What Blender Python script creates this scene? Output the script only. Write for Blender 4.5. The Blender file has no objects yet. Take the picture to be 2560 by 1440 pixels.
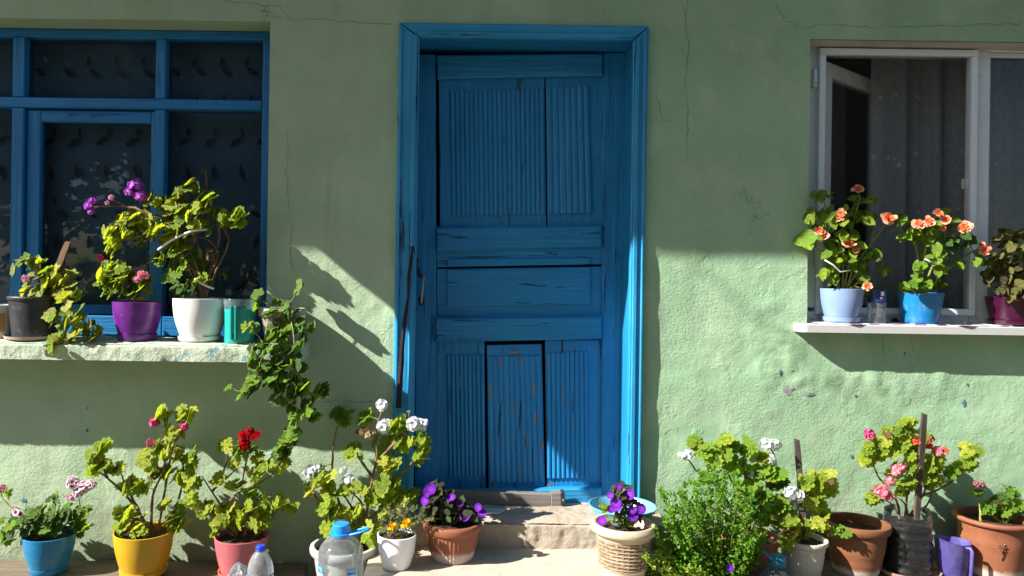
import bpy, math, random
from mathutils import Vector, Matrix, noise
rnd = random.Random(7)
scene = bpy.context.scene
C = scene.collection
# ------------------------------------------------------------------ camera, sky, sun, exposure
F, CX, CY, D, EYE, TH = 1900.0, 1135.0, 690.0, 3.2, 1.30, math.radians(0.8)
SK, SM = 2.70, 2.15            # sun: metres a shadow moves right / down per metre of protrusion
cam_d = bpy.data.cameras.new('Camera'); cam = bpy.data.objects.new('Camera', cam_d); C.objects.link(cam)
cam_d.sensor_width = 36; cam_d.lens = 36 * F / 2560
cam_d.shift_x = (1280 - CX) / 2560; cam_d.shift_y = -(720 - CY) / 2560
cam_d.clip_start = 0.05; cam_d.clip_end = 500
cam.matrix_world = Matrix.Translation((0, -D, EYE)) @ Matrix.Rotation(math.pi / 2, 4, 'X') @ Matrix.Rotation(TH, 4, 'Z')
scene.camera = cam
SUN = Vector((-SK, -1.0, SM)).normalized()
w = bpy.data.worlds.new('World'); scene.world = w; w.use_nodes = True
nt = w.node_tree; bg = nt.nodes['Background']
sky = nt.nodes.new('ShaderNodeTexSky'); sky.sky_type = 'NISHITA'; sky.sun_disc = False
sky.sun_elevation = math.asin(SUN.z); sky.sun_rotation = math.atan2(SUN.x, SUN.y)
nt.links.new(sky.outputs[0], bg.inputs[0]); bg.inputs[1].default_value = 0.05
sl = bpy.data.lights.new('sun', 'SUN'); sl.energy = 5.0; sl.angle = math.radians(0.53); sl.color = (1, 0.955, 0.89)
so = bpy.data.objects.new('sun', sl); C.objects.link(so); so.rotation_euler = (-SUN).to_track_quat('-Z', 'Y').to_euler()
so.location = SUN * 30
scene.view_settings.view_transform = 'Standard'; scene.view_settings.look = 'None'
scene.view_settings.gamma = 1; scene.view_settings.exposure = 1.4
scene.render.engine = 'CYCLES'
cy = scene.cycles
cy.max_bounces = 7; cy.transparent_max_bounces = 16; cy.transmission_bounces = 6; cy.diffuse_bounces = 4; cy.caustics_refractive = False

CT, ST = math.cos(TH), math.sin(TH)
def P(px, py, d=0.0):
    """point seen at photo pixel (px,py) that lies d metres in front of the wall plane"""
    dx, dy = px - CX, py - CY
    k = (D - d) / F
    return Vector(((dx * CT + dy * ST) * k, -d, EYE - (-dx * ST + dy * CT) * k))
def K(d): return (D - d) / F
def Z(px, py, d=0.0): return P(px, py, d).z
def X(px, py, d=0.0): return P(px, py, d).x

# ------------------------------------------------------------------ object helpers
def tag(o, label=None, cat=None, group=None, kind=None):
    for k_, v in (('label', label), ('category', cat), ('group', group), ('kind', kind)):
        if v: o[k_] = v
    return o
def thing(name, loc, label, cat, group=None, kind=None):
    o = bpy.data.objects.new(name, None); C.objects.link(o); o.location = loc
    o.empty_display_size = 0.05
    return tag(o, label, cat, group, kind)
def adopt(o, par):
    if par is not None:
        o.parent = par
        # parents carry translation only, or identity basis under their own parent
        q = par; m = q.matrix_basis.copy()
        while q.parent is not None:
            m = q.matrix_parent_inverse @ m
            q = q.parent
            m = q.matrix_basis @ m
        o.matrix_parent_inverse = m.inverted()
    return o
class MB:
    def __init__(s): s.v = []; s.f = []; s.m = []; s.col = None
    def add(s, vs, fs, mi=0):
        b = len(s.v); s.v += [tuple(x) for x in vs]
        s.f += [tuple(b + i for i in f) for f in fs]; s.m += [mi] * len(fs)
    def box(s, a, b, mi=0):
        (x0, y0, z0), (x1, y1, z1) = a, b
        s.add([(x0,y0,z0),(x1,y0,z0),(x1,y1,z0),(x0,y1,z0),(x0,y0,z1),(x1,y0,z1),(x1,y1,z1),(x0,y1,z1)],
              [(0,3,2,1),(4,5,6,7),(0,1,5,4),(1,2,6,5),(2,3,7,6),(3,0,4,7)], mi)
    def slab(s, q, t, b=0.003, mi=0):
        """q: four world corners TL,TR,BR,BL of a front face that looks to -Y; t thickness; b chamfer"""
        q = [Vector(p) for p in q]; sg = [(1,-1),(-1,-1),(-1,1),(1,1)]
        fr = [p + Vector((sx*b, 0, sz*b)) for p, (sx, sz) in zip(q, sg)]
        mid = [p + Vector((0, b, 0)) for p in q]; bk = [p + Vector((0, t, 0)) for p in q]
        fs = [(3,2,1,0)]
        for i in range(4):
            j = (i+1) % 4
            fs += [(i, j, 4+j, 4+i), (4+i, 4+j, 8+j, 8+i)]
        fs.append((8,9,10,11))
        s.add(fr + mid + bk, fs, mi)
    def tube(s, pts, r, n=6, mi=0, cap=True):
        pts = [Vector(p) for p in pts]; m = len(pts)
        rr = [r] * m if isinstance(r, (int, float)) else list(r)
        up = None; vs = []; fs = []
        for i, p in enumerate(pts):
            t = (pts[min(i+1, m-1)] - pts[max(i-1, 0)])
            t = t.normalized() if t.length > 1e-9 else Vector((0,0,1))
            if up is None: up = t.orthogonal().normalized()
            up = up - t * up.dot(t); up = up.normalized() if up.length > 1e-6 else t.orthogonal().normalized()
            sd = t.cross(up)
            for k_ in range(n):
                a = 2*math.pi*k_/n
                vs.append(p + (up*math.cos(a) + sd*math.sin(a)) * rr[i])
        for i in range(m-1):
            for k_ in range(n):
                k2 = (k_+1) % n
                fs.append((i*n+k_, i*n+k2, (i+1)*n+k2, (i+1)*n+k_))
        if cap: fs += [tuple(range(n-1,-1,-1)), tuple((m-1)*n+k_ for k_ in range(n))]
        s.add(vs, fs, mi)
    def lathe(s, prof, c, n=40, sx=1, sy=1, mi=0, fn=None, flip=False):
        """prof: (r, z) list; c centre (x,y); fn(a, r, z)->r"""
        vs = []; fs = []
        for (r, z) in prof:
            for k_ in range(n):
                a = 2*math.pi*k_/n
                q = fn(a, r, z) if fn else r
                vs.append((c[0] + q*math.cos(a)*sx, c[1] + q*math.sin(a)*sy, z))
        for i in range(len(prof)-1):
            for k_ in range(n):
                k2 = (k_+1) % n
                fs.append((i*n+k_, i*n+k2, (i+1)*n+k2, (i+1)*n+k_))
        s.add(vs, fs, mi)
    def build(s, name, mats, par=None, smooth=None):
        me = mesh_of(s.v, s.f, s.m, name, mats, smooth)
        o = bpy.data.objects.new(name, me); C.objects.link(o)
        return adopt(o, par)
def mesh_of(v, f, mi, name, mats, smooth=None):
    me = bpy.data.meshes.new(name); me.from_pydata(v, [], f)
    for m_ in (mats if isinstance(mats, (list, tuple)) else [mats]): me.materials.append(m_)
    if mi and max(mi): me.polygons.foreach_set('material_index', mi)
    if smooth is not None:
        me.polygons.foreach_set('use_smooth', [True]*len(f))
        if smooth < 180: me.set_sharp_from_angle(angle=math.radians(smooth))
    me.update(); return me

# ------------------------------------------------------------------ materials
class N:
    def __init__(s, name):
        s.m = bpy.data.materials.new(name); s.m.use_nodes = True; s.t = s.m.node_tree
        s.b = s.t.nodes['Principled BSDF']; s.out = s.t.nodes['Material Output']; s._o = None
    def n(s, ty, **kw):
        q = s.t.nodes.new('ShaderNode' + ty)
        for k_, v in kw.items():
            if k_.startswith('i_'):
                key = k_[2:]; q.inputs[int(key) if key.isdigit() else key].default_value = v
            else: setattr(q, k_, v)
        return q
    def l(s, a, b): s.t.links.new(a, b)
    def obj(s, scale=(1,1,1), rot=(0,0,0)):
        if not s._o: s._o = s.n('TexCoord').outputs['Object']
        mp = s.n('Mapping'); s.l(s._o, mp.inputs[0]); mp.inputs['Scale'].default_value = scale; mp.inputs['Rotation'].default_value = rot
        return mp.outputs[0]
    def noise(s, scale, detail=5, rough=0.6, st=(1,1,1), dist=0):
        q = s.n('TexNoise'); q.inputs['Scale'].default_value = scale; q.inputs['Detail'].default_value = detail
        q.inputs['Roughness'].default_value = rough; q.inputs['Distortion'].default_value = dist
        s.l(s.obj(st), q.inputs['Vector']); return q.outputs['Fac']
    def ramp(s, src, stops):
        q = s.n('ValToRGB'); e = q.color_ramp.elements
        while len(e) < len(stops): e.new(0.5)
        for el, (p, c) in zip(e, stops):
            el.position = p; el.color = (c, c, c, 1) if isinstance(c, (int, float)) else (*c, 1)
        s.l(src, q.inputs[0]); return q.outputs[0]
    def mix(s, fac, a, b, blend='MIX'):
        q = s.n('Mix', data_type='RGBA', blend_type=blend)
        for sock, v in ((q.inputs[0], fac), (q.inputs[6], a), (q.inputs[7], b)):
            if isinstance(v, (int, float)): sock.default_value = v
            elif isinstance(v, tuple): sock.default_value = (*v, 1)
            else: s.l(v, sock)
        return q.outputs[2]
    def math(s, op, a, b=0.0):
        q = s.n('Math', operation=op)
        for i, v in enumerate((a, b)):
            if isinstance(v, (int, float)): q.inputs[i].default_value = v
            else: s.l(v, q.inputs[i])
        return q.outputs[0]
    def bump(s, h, dist, strength=1.0, prev=None):
        q = s.n('Bump'); q.inputs['Distance'].default_value = dist; q.inputs['Strength'].default_value = strength
        s.l(h, q.inputs['Height'])
        if prev: s.l(prev, q.inputs['Normal'])
        return q.outputs[0]
    def done(s, col=None, rough=0.6, nrm=None, spec=0.5):
        if col is not None:
            if isinstance(col, tuple): s.b.inputs['Base Color'].default_value = (*col, 1)
            else: s.l(col, s.b.inputs['Base Color'])
        if isinstance(rough, (int, float)): s.b.inputs['Roughness'].default_value = rough
        else: s.l(rough, s.b.inputs['Roughness'])
        s.b.inputs['Specular IOR Level'].default_value = spec
        if nrm: s.l(nrm, s.b.inputs['Normal'])
        return s.m
def plastic(name, c, rough=0.35, dirt=0.12, dcol=(0.35,0.30,0.24), spec=0.5):
    k = N(name)
    d = k.ramp(k.noise(14, 8, 0.7), [(0.45, 0.0), (0.75, 1.0)])
    col = k.mix(k.math('MULTIPLY', d, dirt), c, dcol)
    sc = k.ramp(k.noise(60, 4, 0.7, (1, 1, 0.25)), [(0.5, 0.0), (0.72, 1.0)])
    col = k.mix(k.math('MULTIPLY', sc, dirt*0.8), col, tuple(min(1, x*1.4+0.012) for x in c))
    spl = k.ramp(k.noise(42, 7, 0.75), [(0.57, 0.0), (0.64, 1.0)])
    col = k.mix(k.math('MULTIPLY', spl, min(0.5, dirt*2.2)), col, dcol)
    fade = k.ramp(k.noise(5, 3), [(0.4, 0.0), (0.7, 1.0)])
    col = k.mix(k.math('MULTIPLY', fade, dirt*1.1), col, tuple(min(1, x*1.15+0.012) for x in c))
    r = k.math('ADD', k.math('MULTIPLY', k.noise(25, 5), 0.25), rough - 0.1)
    return k.done(col, r, k.bump(k.noise(90, 3), 0.0006, 0.5), spec)

M = {}
def mk_wall(name, c1, c2, c3):
    k = N(name)
    big = k.noise(0.9, 4, 0.6); mid = k.noise(5, 6, 0.65)
    sepx = k.n('SeparateXYZ'); k.l(k.obj(), sepx.inputs[0])
    side = k.math('ADD', k.math('MULTIPLY', sepx.outputs[0], 0.45), k.math('ADD', big, -0.15))
    col = k.mix(k.ramp(side, [(0.15, 0.0), (0.75, 1.0)]), c1, c2)
    col = k.mix(k.math('MULTIPLY', k.ramp(mid, [(0.48, 0.0), (0.70, 1.0)]), 0.7), col, c3)
    st = k.ramp(k.noise(3.0, 7, 0.7, (3.5, 1, 0.35)), [(0.58, 0.0), (0.78, 1.0)])
    col = k.mix(k.math('MULTIPLY', st, 0.32), col, (0.20, 0.23, 0.15))
    dz = k.math('SUBTRACT', 1.0, k.math('MULTIPLY', sepx.outputs[2], 2.2))
    dirt = k.ramp(k.math('ADD', dz, k.math('MULTIPLY', k.noise(7, 6, 0.7), 0.9)), [(0.55, 0.0), (1.1, 1.0)])
    col = k.mix(k.math('MULTIPLY', dirt, 0.4), col, (0.24, 0.25, 0.17))
    sp = k.ramp(k.noise(120, 2, 0.5), [(0.70, 0.0), (0.76, 1.0)])
    col = k.mix(k.math('MULTIPLY', sp, 0.3), col, (0.16, 0.2, 0.13))
    n1 = k.bump(k.noise(7, 4, 0.5), 0.014, 0.45)
    msk = k.ramp(k.noise(2.3, 5, 0.6), [(0.40, 0.12), (0.62, 1.0)])
    n2 = k.bump(k.math('MULTIPLY', k.noise(75, 6, 0.7, (1, 1, 1.3)), msk), 0.0070, 0.85, n1)
    fl = k.ramp(k.noise(4.0, 5, 0.55), [(0.60, 0.0), (0.615, 1.0)])
    n2 = k.bump(fl, 0.0020, 0.45, n2)
    n3 = k.bump(k.math('MULTIPLY', k.noise(240, 3, 0.65), msk), 0.0032, 0.9, n2)
    v = k.n('TexVoronoi', feature='DISTANCE_TO_EDGE'); v.inputs['Scale'].default_value = 2.1
    wv = k.n('VectorMath', operation='ADD'); k.l(k.obj((1.3, 1, 0.8)), wv.inputs[0])
    nn = k.n('TexNoise'); nn.inputs['Scale'].default_value = 4; nn.inputs['Detail'].default_value = 8; k.l(k.obj(), nn.inputs['Vector'])
    k.l(nn.outputs['Color'], wv.inputs[1]); k.l(wv.outputs[0], v.inputs['Vector'])
    cr = k.ramp(v.outputs['Distance'], [(0.0, 1.0), (0.005, 0.0)])
    gate = k.ramp(k.noise(1.7, 3), [(0.60, 0.0), (0.66, 1.0)])
    crk = k.math('MULTIPLY', cr, gate)
    col = k.mix(k.math('MULTIPLY', crk, 0.28), col, (0.07, 0.08, 0.05))
    n4 = k.bump(k.math('SUBTRACT', 1.0, crk), 0.003, 0.8, n3)
    return k.done(col, 0.82, n4, 0.25)
M['wall'] = mk_wall('green_plaster', (0.37, 0.49, 0.32), (0.305, 0.47, 0.29), (0.44, 0.53, 0.38))
M['ledge'] = None
def mk_ledge():
    k = N('flaking_green_ledge')
    col = k.mix(k.ramp(k.noise(4, 5), [(0.4, 0.0), (0.65, 1.0)]), (0.42, 0.50, 0.36), (0.50, 0.55, 0.42))
    fl = k.ramp(k.noise(11, 7, 0.65), [(0.57, 0.0), (0.61, 1.0)])
    col = k.mix(k.math('MULTIPLY', fl, 0.75), col, (0.06, 0.24, 0.30))
    f2 = k.ramp(k.noise(17, 7, 0.7), [(0.64, 0.0), (0.68, 1.0)])
    col = k.mix(k.math('MULTIPLY', f2, 0.7), col, (0.30, 0.27, 0.22))
    n1 = k.bump(k.noise(30, 8, 0.7), 0.014, 0.9); n2 = k.bump(k.noise(130, 4), 0.003, 0.8, n1)
    return k.done(col, 0.85, n2, 0.25)
M['ledge'] = mk_ledge()
def mk_blue(name, vert=True, c1=(0.006, 0.18, 0.385), c2=(0.012, 0.225, 0.46), wear=0.5):
    k = N(name); st = (34, 34, 1.2) if vert else (1.2, 34, 34)
    st2 = (16, 16, 1.0) if vert else (1.0, 16, 16)
    col = k.mix(k.ramp(k.noise(2.2, 5), [(0.35, 0.0), (0.65, 1.0)]), c1, c2)
    g = k.noise(1.6, 6, 0.65, st)
    col = k.mix(k.math('MULTIPLY', k.ramp(g, [(0.52, 0.0), (0.70, 1.0)]), 0.35), col, (0.003, 0.075, 0.24))
    ck = k.ramp(k.noise(2.4, 5, 0.6, st2, 0.4), [(0.635, 0.0), (0.655, 1.0)])
    col = k.mix(k.math('MULTIPLY', ck, 0.85*wear*1.4 if wear < 0.7 else 0.95), col, (0.012, 0.02, 0.03))
    lt = k.ramp(k.noise(1.9, 7, 0.7, tuple(a*0.8 for a in st)), [(0.54, 0.0), (0.66, 1.0)])
    col = k.mix(k.math('MULTIPLY', lt, 0.5), col, (0.045, 0.33, 0.64))
    po = 0.645 if wear > 0.9 else 0.675
    pe = k.ramp(k.noise(2.0, 6, 0.7, tuple(a*0.6 for a in st2)), [(po, 0.0), (po+0.01, 1.0)])
    col = k.mix(k.math('MULTIPLY', pe, 0.7*wear), col, (0.23, 0.18, 0.12))
    h = k.math('SUBTRACT', g, k.math('MULTIPLY', ck, 1.2))
    n1 = k.bump(h, 0.005, 0.9); n2 = k.bump(k.noise(70, 4), 0.0012, 0.5, n1)
    r = k.math('ADD', k.math('MULTIPLY', k.noise(12, 4), 0.25), 0.34)
    return k.done(col, r, n2, 0.45)
M['blue_v'] = mk_blue('blue_paint_vertical_grain'); M['blue_h'] = mk_blue('blue_paint_horizontal_grain', False)
M['blue_worn'] = mk_blue('worn_blue_paint', True, (0.008, 0.195, 0.46), (0.014, 0.235, 0.52), 0.95)
M['blue_case'] = mk_blue('casing_blue_paint', True, (0.012, 0.23, 0.46), (0.03, 0.30, 0.54), 0.8)
M['blue_case_h'] = mk_blue('casing_blue_paint_h', False, (0.012, 0.23, 0.46), (0.03, 0.30, 0.54), 0.8)
M['blue_win'] = mk_blue('window_blue_paint', True, (0.004, 0.15, 0.40), (0.008, 0.195, 0.47), 0.3)
M['blue_win_h'] = mk_blue('window_blue_paint_h', False, (0.004, 0.15, 0.40), (0.008, 0.195, 0.47), 0.3)
def mk_wood(name, a, b, vert=False, sc=1.0):
    k = N(name); st = (30, 30, 1.5) if vert else (1.5, 30, 30)
    st = tuple(x*sc for x in st)
    g = k.noise(1.5, 7, 0.7, st, 0.3)
    col = k.mix(k.ramp(g, [(0.3, 0.0), (0.7, 1.0)]), a, b)
    col = k.mix(k.math('MULTIPLY', k.ramp(k.noise(3, 5), [(0.45, 0), (0.7, 1)]), 0.4), col, tuple(x*0.5 for x in a))
    return k.done(col, 0.8, k.bump(g, 0.004, 0.8), 0.25)
M['plank'] = mk_wood('weathered_plank', (0.10, 0.075, 0.05), (0.24, 0.19, 0.135))
M['greybar'] = mk_wood('grey_weathered_bar', (0.11, 0.10, 0.095), (0.24, 0.22, 0.20))
M['stake'] = mk_wood('stake_wood', (0.10, 0.055, 0.03), (0.26, 0.16, 0.09), True)
M['stake_dark'] = mk_wood('dark_stake_wood', (0.035, 0.028, 0.025), (0.12, 0.09, 0.075), True)
M['eave'] = mk_wood('eave_boards', (0.12, 0.08, 0.05), (0.22, 0.16, 0.10))
def mk_conc(name, a, b, amp=1.0):
    k = N(name)
    col = k.mix(k.ramp(k.noise(3, 7, 0.65), [(0.35, 0.0), (0.65, 1.0)]), a, b)
    col = k.mix(k.math('MULTIPLY', k.ramp(k.noise(9, 6, 0.7), [(0.55, 0), (0.7, 1)]), 0.35), col, tuple(x*0.45 for x in a))
    col = k.mix(k.math('MULTIPLY', k.ramp(k.noise(160, 2), [(0.6, 0), (0.7, 1)]), 0.3), col, (0.12, 0.11, 0.1))
    n1 = k.bump(k.noise(18, 8, 0.7), 0.010*amp, 0.8); n2 = k.bump(k.noise(150, 4, 0.7), 0.0025*amp, 0.8, n1)
    return k.done(col, 0.9, n2, 0.2)
M['step'] = mk_conc('rough_step_concrete', (0.34, 0.28, 0.215), (0.44, 0.37, 0.29), 1.0)
M['landing'] = mk_conc('landing_concrete', (0.38, 0.325, 0.26), (0.47, 0.41, 0.33), 0.4)
M['ground'] = mk_conc('street_ground', (0.085, 0.08, 0.06), (0.14, 0.125, 0.095), 1.0)
M['grey_patch'] = mk_conc('bare_cement', (0.22, 0.215, 0.23), (0.33, 0.32, 0.34), 0.5)
M['soil'] = mk_conc('potting_soil', (0.035, 0.023, 0.015), (0.07, 0.046, 0.03), 2.0)
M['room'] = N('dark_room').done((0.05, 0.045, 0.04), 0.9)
M['crack'] = N('crack_shadowed_cement').done((0.05, 0.055, 0.04), 0.95, None, 0.1)
M['plaster_edge'] = mk_conc('crumbling_white_plaster', (0.45, 0.40, 0.34), (0.6, 0.56, 0.5), 1.2)
M['pvc'] = plastic('white_pvc', (0.62, 0.68, 0.70), 0.4, 0.12)
M['alu'] = plastic('screen_frame_aluminium', (0.66, 0.74, 0.80), 0.35, 0.1)
M['marble'] = plastic('white_sill_stone', (0.4529, 0.4529, 0.4406), 0.3, 0.1)
M['black_metal'] = plastic('black_metal', (0.015, 0.014, 0.015), 0.45, 0.15)
M['strap'] = plastic('dark_cloth_strap', (0.022, 0.014, 0.02), 0.8, 0.2, (0.08, 0.05, 0.06), 0.2)
M['metal'] = plastic('worn_metal', (0.3, 0.3, 0.3), 0.4, 0.3)
M['canvas'] = plastic('shade_sheet_canvas', (0.36, 0.33, 0.26), 0.85, 0.3)
M['white_tie'] = plastic('white_tie', (0.75, 0.76, 0.78), 0.5, 0.05)
M['trash'] = None
def mk_glass(name, tint=(0.93, 0.97, 0.98), dust=0.05):
    k = N(name); t = k.t
    k.t.nodes.remove(k.b)
    tr = k.n('BsdfTransparent'); tr.inputs[0].default_value = (*tint, 1)
    gl = k.n('BsdfGlossy'); gl.inputs['Roughness'].default_value = 0.015
    fr = k.n('Fresnel'); fr.inputs[0].default_value = 1.5
    k.l(k.bump(k.noise(1.6, 2), 0.012, 0.25), gl.inputs['Normal'])
    m1 = k.n('MixShader'); k.l(k.math('MULTIPLY', fr.outputs[0], 1.35), m1.inputs[0]); k.l(tr.outputs[0], m1.inputs[1]); k.l(gl.outputs[0], m1.inputs[2])
    df = k.n('BsdfDiffuse'); df.inputs[0].default_value = (0.6, 0.58, 0.54, 1)
    du = k.math('MULTIPLY', k.ramp(k.noise(30, 10, 0.75), [(0.5, 0.1), (0.75, 1.0)]), dust)
    sp = k.ramp(k.noise(210, 2), [(0.73, 0.0), (0.77, 0.5)])
    m2 = k.n('MixShader'); k.l(k.math('ADD', du, k.math('MULTIPLY', sp, dust*6)), m2.inputs[0]); k.l(m1.outputs[0], m2.inputs[1]); k.l(df.outputs[0], m2.inputs[2])
    k.l(m2.outputs[0], k.out.inputs[0]); return k.m
M['glass'] = mk_glass('dusty_window_glass', dust=0.035)
def mk_clear(name, tint, rough=0.05, frost=0.08, spec=1.4):
    k = N(name); k.t.nodes.remove(k.b)
    tr = k.n('BsdfTransparent'); tr.inputs[0].default_value = (*tint, 1)
    gl = k.n('BsdfGlossy'); gl.inputs['Roughness'].default_value = rough
    lw = k.n('LayerWeight'); lw.inputs[0].default_value = 0.35
    m1 = k.n('MixShader'); k.l(k.math('MULTIPLY', lw.outputs['Fresnel'], spec*0.5), m1.inputs[0]); k.l(tr.outputs[0], m1.inputs[1]); k.l(gl.outputs[0], m1.inputs[2])
    df = k.n('BsdfTranslucent'); df.inputs[0].default_value = (0.75, 0.8, 0.85, 1)
    d2 = k.n('BsdfDiffuse'); d2.inputs[0].default_value = (0.75, 0.8, 0.84, 1)
    md = k.n('MixShader'); k.l(df.outputs[0], md.inputs[1]); k.l(d2.outputs[0], md.inputs[2])
    m2 = k.n('MixShader'); fz = k.math('MULTIPLY', k.ramp(k.noise(40, 6, 0.7), [(0.3, 0.4), (0.75, 1.6)]), frost)
    k.l(fz, m2.inputs[0]); k.l(m1.outputs[0], m2.inputs[1]); k.l(md.outputs[0], m2.inputs[2])
    k.l(m2.outputs[0], k.out.inputs[0])
    nb = k.bump(k.noise(35, 3), 0.004, 0.5); k.l(nb, gl.inputs['Normal'])
    return k.m
M['pet'] = mk_clear('clear_bottle_plastic', (0.965, 0.985, 0.99), 0.05, 0.16, 1.5)
M['pet_frost'] = mk_clear('misty_bottle_plastic', (0.92, 0.94, 0.965), 0.10, 0.22)
M['pet_blue'] = mk_clear('bluish_bottle_plastic', (0.45, 0.74, 0.85), 0.08, 0.08)
M['water'] = mk_clear('bottled_water', (0.975, 0.99, 0.995), 0.02, 0.015)
M['pet_dark'] = mk_clear('scuffed_bottle_plastic', (0.90, 0.93, 0.95), 0.07, 0.035, 2.6)
M['film'] = mk_clear('crumpled_clear_film', (0.90, 0.92, 0.94), 0.08, 0.22, 3.0)
M['clear_top'] = mk_clear('clear_jug_plastic', (0.75, 0.92, 0.93), 0.12, 0.12)
def mk_net(name, open_=0.45, col=(0.55, 0.58, 0.62), dots=False):
    k = N(name); k.t.nodes.remove(k.b)
    tr = k.n('BsdfTransparent'); df = k.n('BsdfDiffuse'); df.inputs[0].default_value = (*col, 1)
    tl = k.n('BsdfTranslucent'); tl.inputs[0].default_value = (*col, 1)
    md = k.n('MixShader'); md.inputs[0].default_value = 0.35; k.l(df.outputs[0], md.inputs[1]); k.l(tl.outputs[0], md.inputs[2])
    fac = k.math('ADD', k.math('MULTIPLY', k.noise(70, 5, 0.7, (1, 1, 0.4)), 0.5), 0.75 - open_)
    if dots:
        v = k.n('TexVoronoi'); v.inputs['Scale'].default_value = 26; k.l(k.obj((1, 0, 0.8)), v.inputs['Vector'])
        dt = k.ramp(v.outputs['Distance'], [(0.16, 1.0), (0.26, 0.0)])
        g = k.ramp(k.noise(3.2, 1, 0.5, (0.3, 0, 2.4)), [(0.52, 0.0), (0.58, 1.0)])
        fac = k.math('ADD', fac, k.math('MULTIPLY', k.math('MULTIPLY', dt, g), 0.4))
    m = k.n('MixShader'); k.l(fac, m.inputs[0]); k.l(tr.outputs[0], m.inputs[1]); k.l(md.outputs[0], m.inputs[2])
    k.l(m.outputs[0], k.out.inputs[0]); return k.m
M['net_l'] = mk_net('voile_curtain', 0.20, (0.22, 0.40, 0.62))
M['net_r'] = mk_net('lace_curtain', 0.40, (0.50, 0.54, 0.58), True)
M['screen'] = mk_net('insect_mesh', 0.86, (0.12, 0.12, 0.12))
M['motif'] = N('sheer_leaf_motif').done((0.05, 0.065, 0.095), 0.9, None, 0.1)
M['stitch'] = N('motif_stitching').done((0.26, 0.31, 0.36), 0.9, None, 0.1)
def mk_leaf(name, cols, trans=0.5, rough=0.42, vein=0.45, veincol=None, edge=None, nv=7, zone=0.0):
    k = N(name); k.t.nodes.remove(k.b)
    oi = k.n('ObjectInfo')
    st = [(i/(len(cols)-1), c) for i, c in enumerate(cols)]
    base = k.ramp(oi.outputs['Random'], st)
    sep = k.n('SeparateXYZ'); k.l(k.obj(), sep.inputs[0])
    r = k.math('SQRT', k.math('ADD', k.math('MULTIPLY', sep.outputs[0], sep.outputs[0]), k.math('MULTIPLY', sep.outputs[1], sep.outputs[1])))
    if vein:
        an = k.math('ARCTAN2', sep.outputs[0], sep.outputs[1])
        vv = k.math('COSINE', k.math('MULTIPLY', an, nv))
        vv = k.ramp(vv, [(0.86, 0.0), (1.0, 1.0)])
        base = k.mix(k.math('MULTIPLY', vv, vein), base, veincol or tuple(min(1, x*1.7) for x in cols[-1]))
    if edge:
        base = k.mix(k.math('MULTIPLY', k.ramp(r, [(0.62, 0.0), (0.95, 1.0)]), edge[1]), base, edge[0])
    if zone:
        zn = k.math('MULTIPLY', k.ramp(r, [(0.34, 0.0), (0.46, 1.0), (0.56, 1.0), (0.68, 0.0)]), zone)
        base = k.mix(zn, base, tuple(x*0.42 for x in cols[0]))
    base = k.mix(k.math('MULTIPLY', k.ramp(k.noise(2.5, 4), [(0.4, 0), (0.7, 1)]), 0.3), base, tuple(x*0.55 for x in cols[0]))
    df = k.n('BsdfPrincipled'); k.l(base, df.inputs['Base Color']); df.inputs['Roughness'].default_value = rough; df.inputs['Specular IOR Level'].default_value = 0.35
    nb = k.bump(k.noise(5, 4), 0.02, 0.6); k.l(nb, df.inputs['Normal'])
    tl = k.n('BsdfTranslucent'); tc = k.mix(1.0, base, (1.4, 1.3, 0.5), 'MULTIPLY'); k.l(tc, tl.inputs[0])
    m = k.n('MixShader'); m.inputs[0].default_value = trans
    k.l(df.outputs[0], m.inputs[1]); k.l(tl.outputs[0], m.inputs[2]); k.l(m.outputs[0], k.out.inputs[0]); return k.m
M['lf_yel'] = mk_leaf('yellow_green_geranium_leaf', [(0.15, 0.25, 0.02), (0.36, 0.44, 0.04), (0.56, 0.58, 0.09), (0.44, 0.49, 0.05), (0.22, 0.33, 0.025)], edge=((0.34, 0.40, 0.05), 0.5), zone=0.28)
M['lf_mid'] = mk_leaf('mid_green_geranium_leaf', [(0.145, 0.246, 0.0217), (0.275, 0.392, 0.029), (0.392, 0.478, 0.0508), (0.189, 0.304, 0.0261)], zone=0.4)
M['lf_grn'] = mk_leaf('fresh_green_leaf', [(0.09, 0.21, 0.0225), (0.165, 0.315, 0.027), (0.255, 0.405, 0.0375)])
M['lf_drk'] = mk_leaf('dark_green_geranium_leaf', [(0.0338, 0.0878, 0.0162), (0.0675, 0.149, 0.0203), (0.115, 0.216, 0.027)], 0.35, zone=0.4)
M['lf_ivy'] = mk_leaf('ivy_geranium_leaf', [(0.0438, 0.106, 0.025), (0.0875, 0.175, 0.025), (0.15, 0.25, 0.0375)], 0.35, 0.35, 0.3, (0.20, 0.28, 0.08))
M['lf_ivy_y'] = mk_leaf('yellowing_ivy_leaf', [(0.189, 0.243, 0.0338), (0.324, 0.365, 0.054), (0.459, 0.472, 0.0945)], 0.4)
M['lf_imp'] = mk_leaf('soft_green_ovate_leaf', [(0.091, 0.21, 0.021), (0.182, 0.322, 0.028), (0.28, 0.406, 0.042)], 0.45, 0.4, 0.2, None, None, 2)
M['lf_ach'] = mk_leaf('dark_bronze_leaf', [(0.0216, 0.0336, 0.0168), (0.042, 0.06, 0.024), (0.09, 0.108, 0.036)], 0.2, 0.4, 0.15, None, None, 2)
M['lf_col'] = mk_leaf('olive_maroon_leaf', [(0.05, 0.03, 0.02), (0.12, 0.13, 0.025), (0.17, 0.17, 0.045)], 0.3, 0.45, 0.2, None, ((0.06, 0.025, 0.02), 0.5), 2)
M['lf_bas'] = mk_leaf('basil_leaf', [(0.10, 0.25, 0.016), (0.18, 0.35, 0.022), (0.27, 0.44, 0.03)], 0.45, 0.4, 0)
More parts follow.
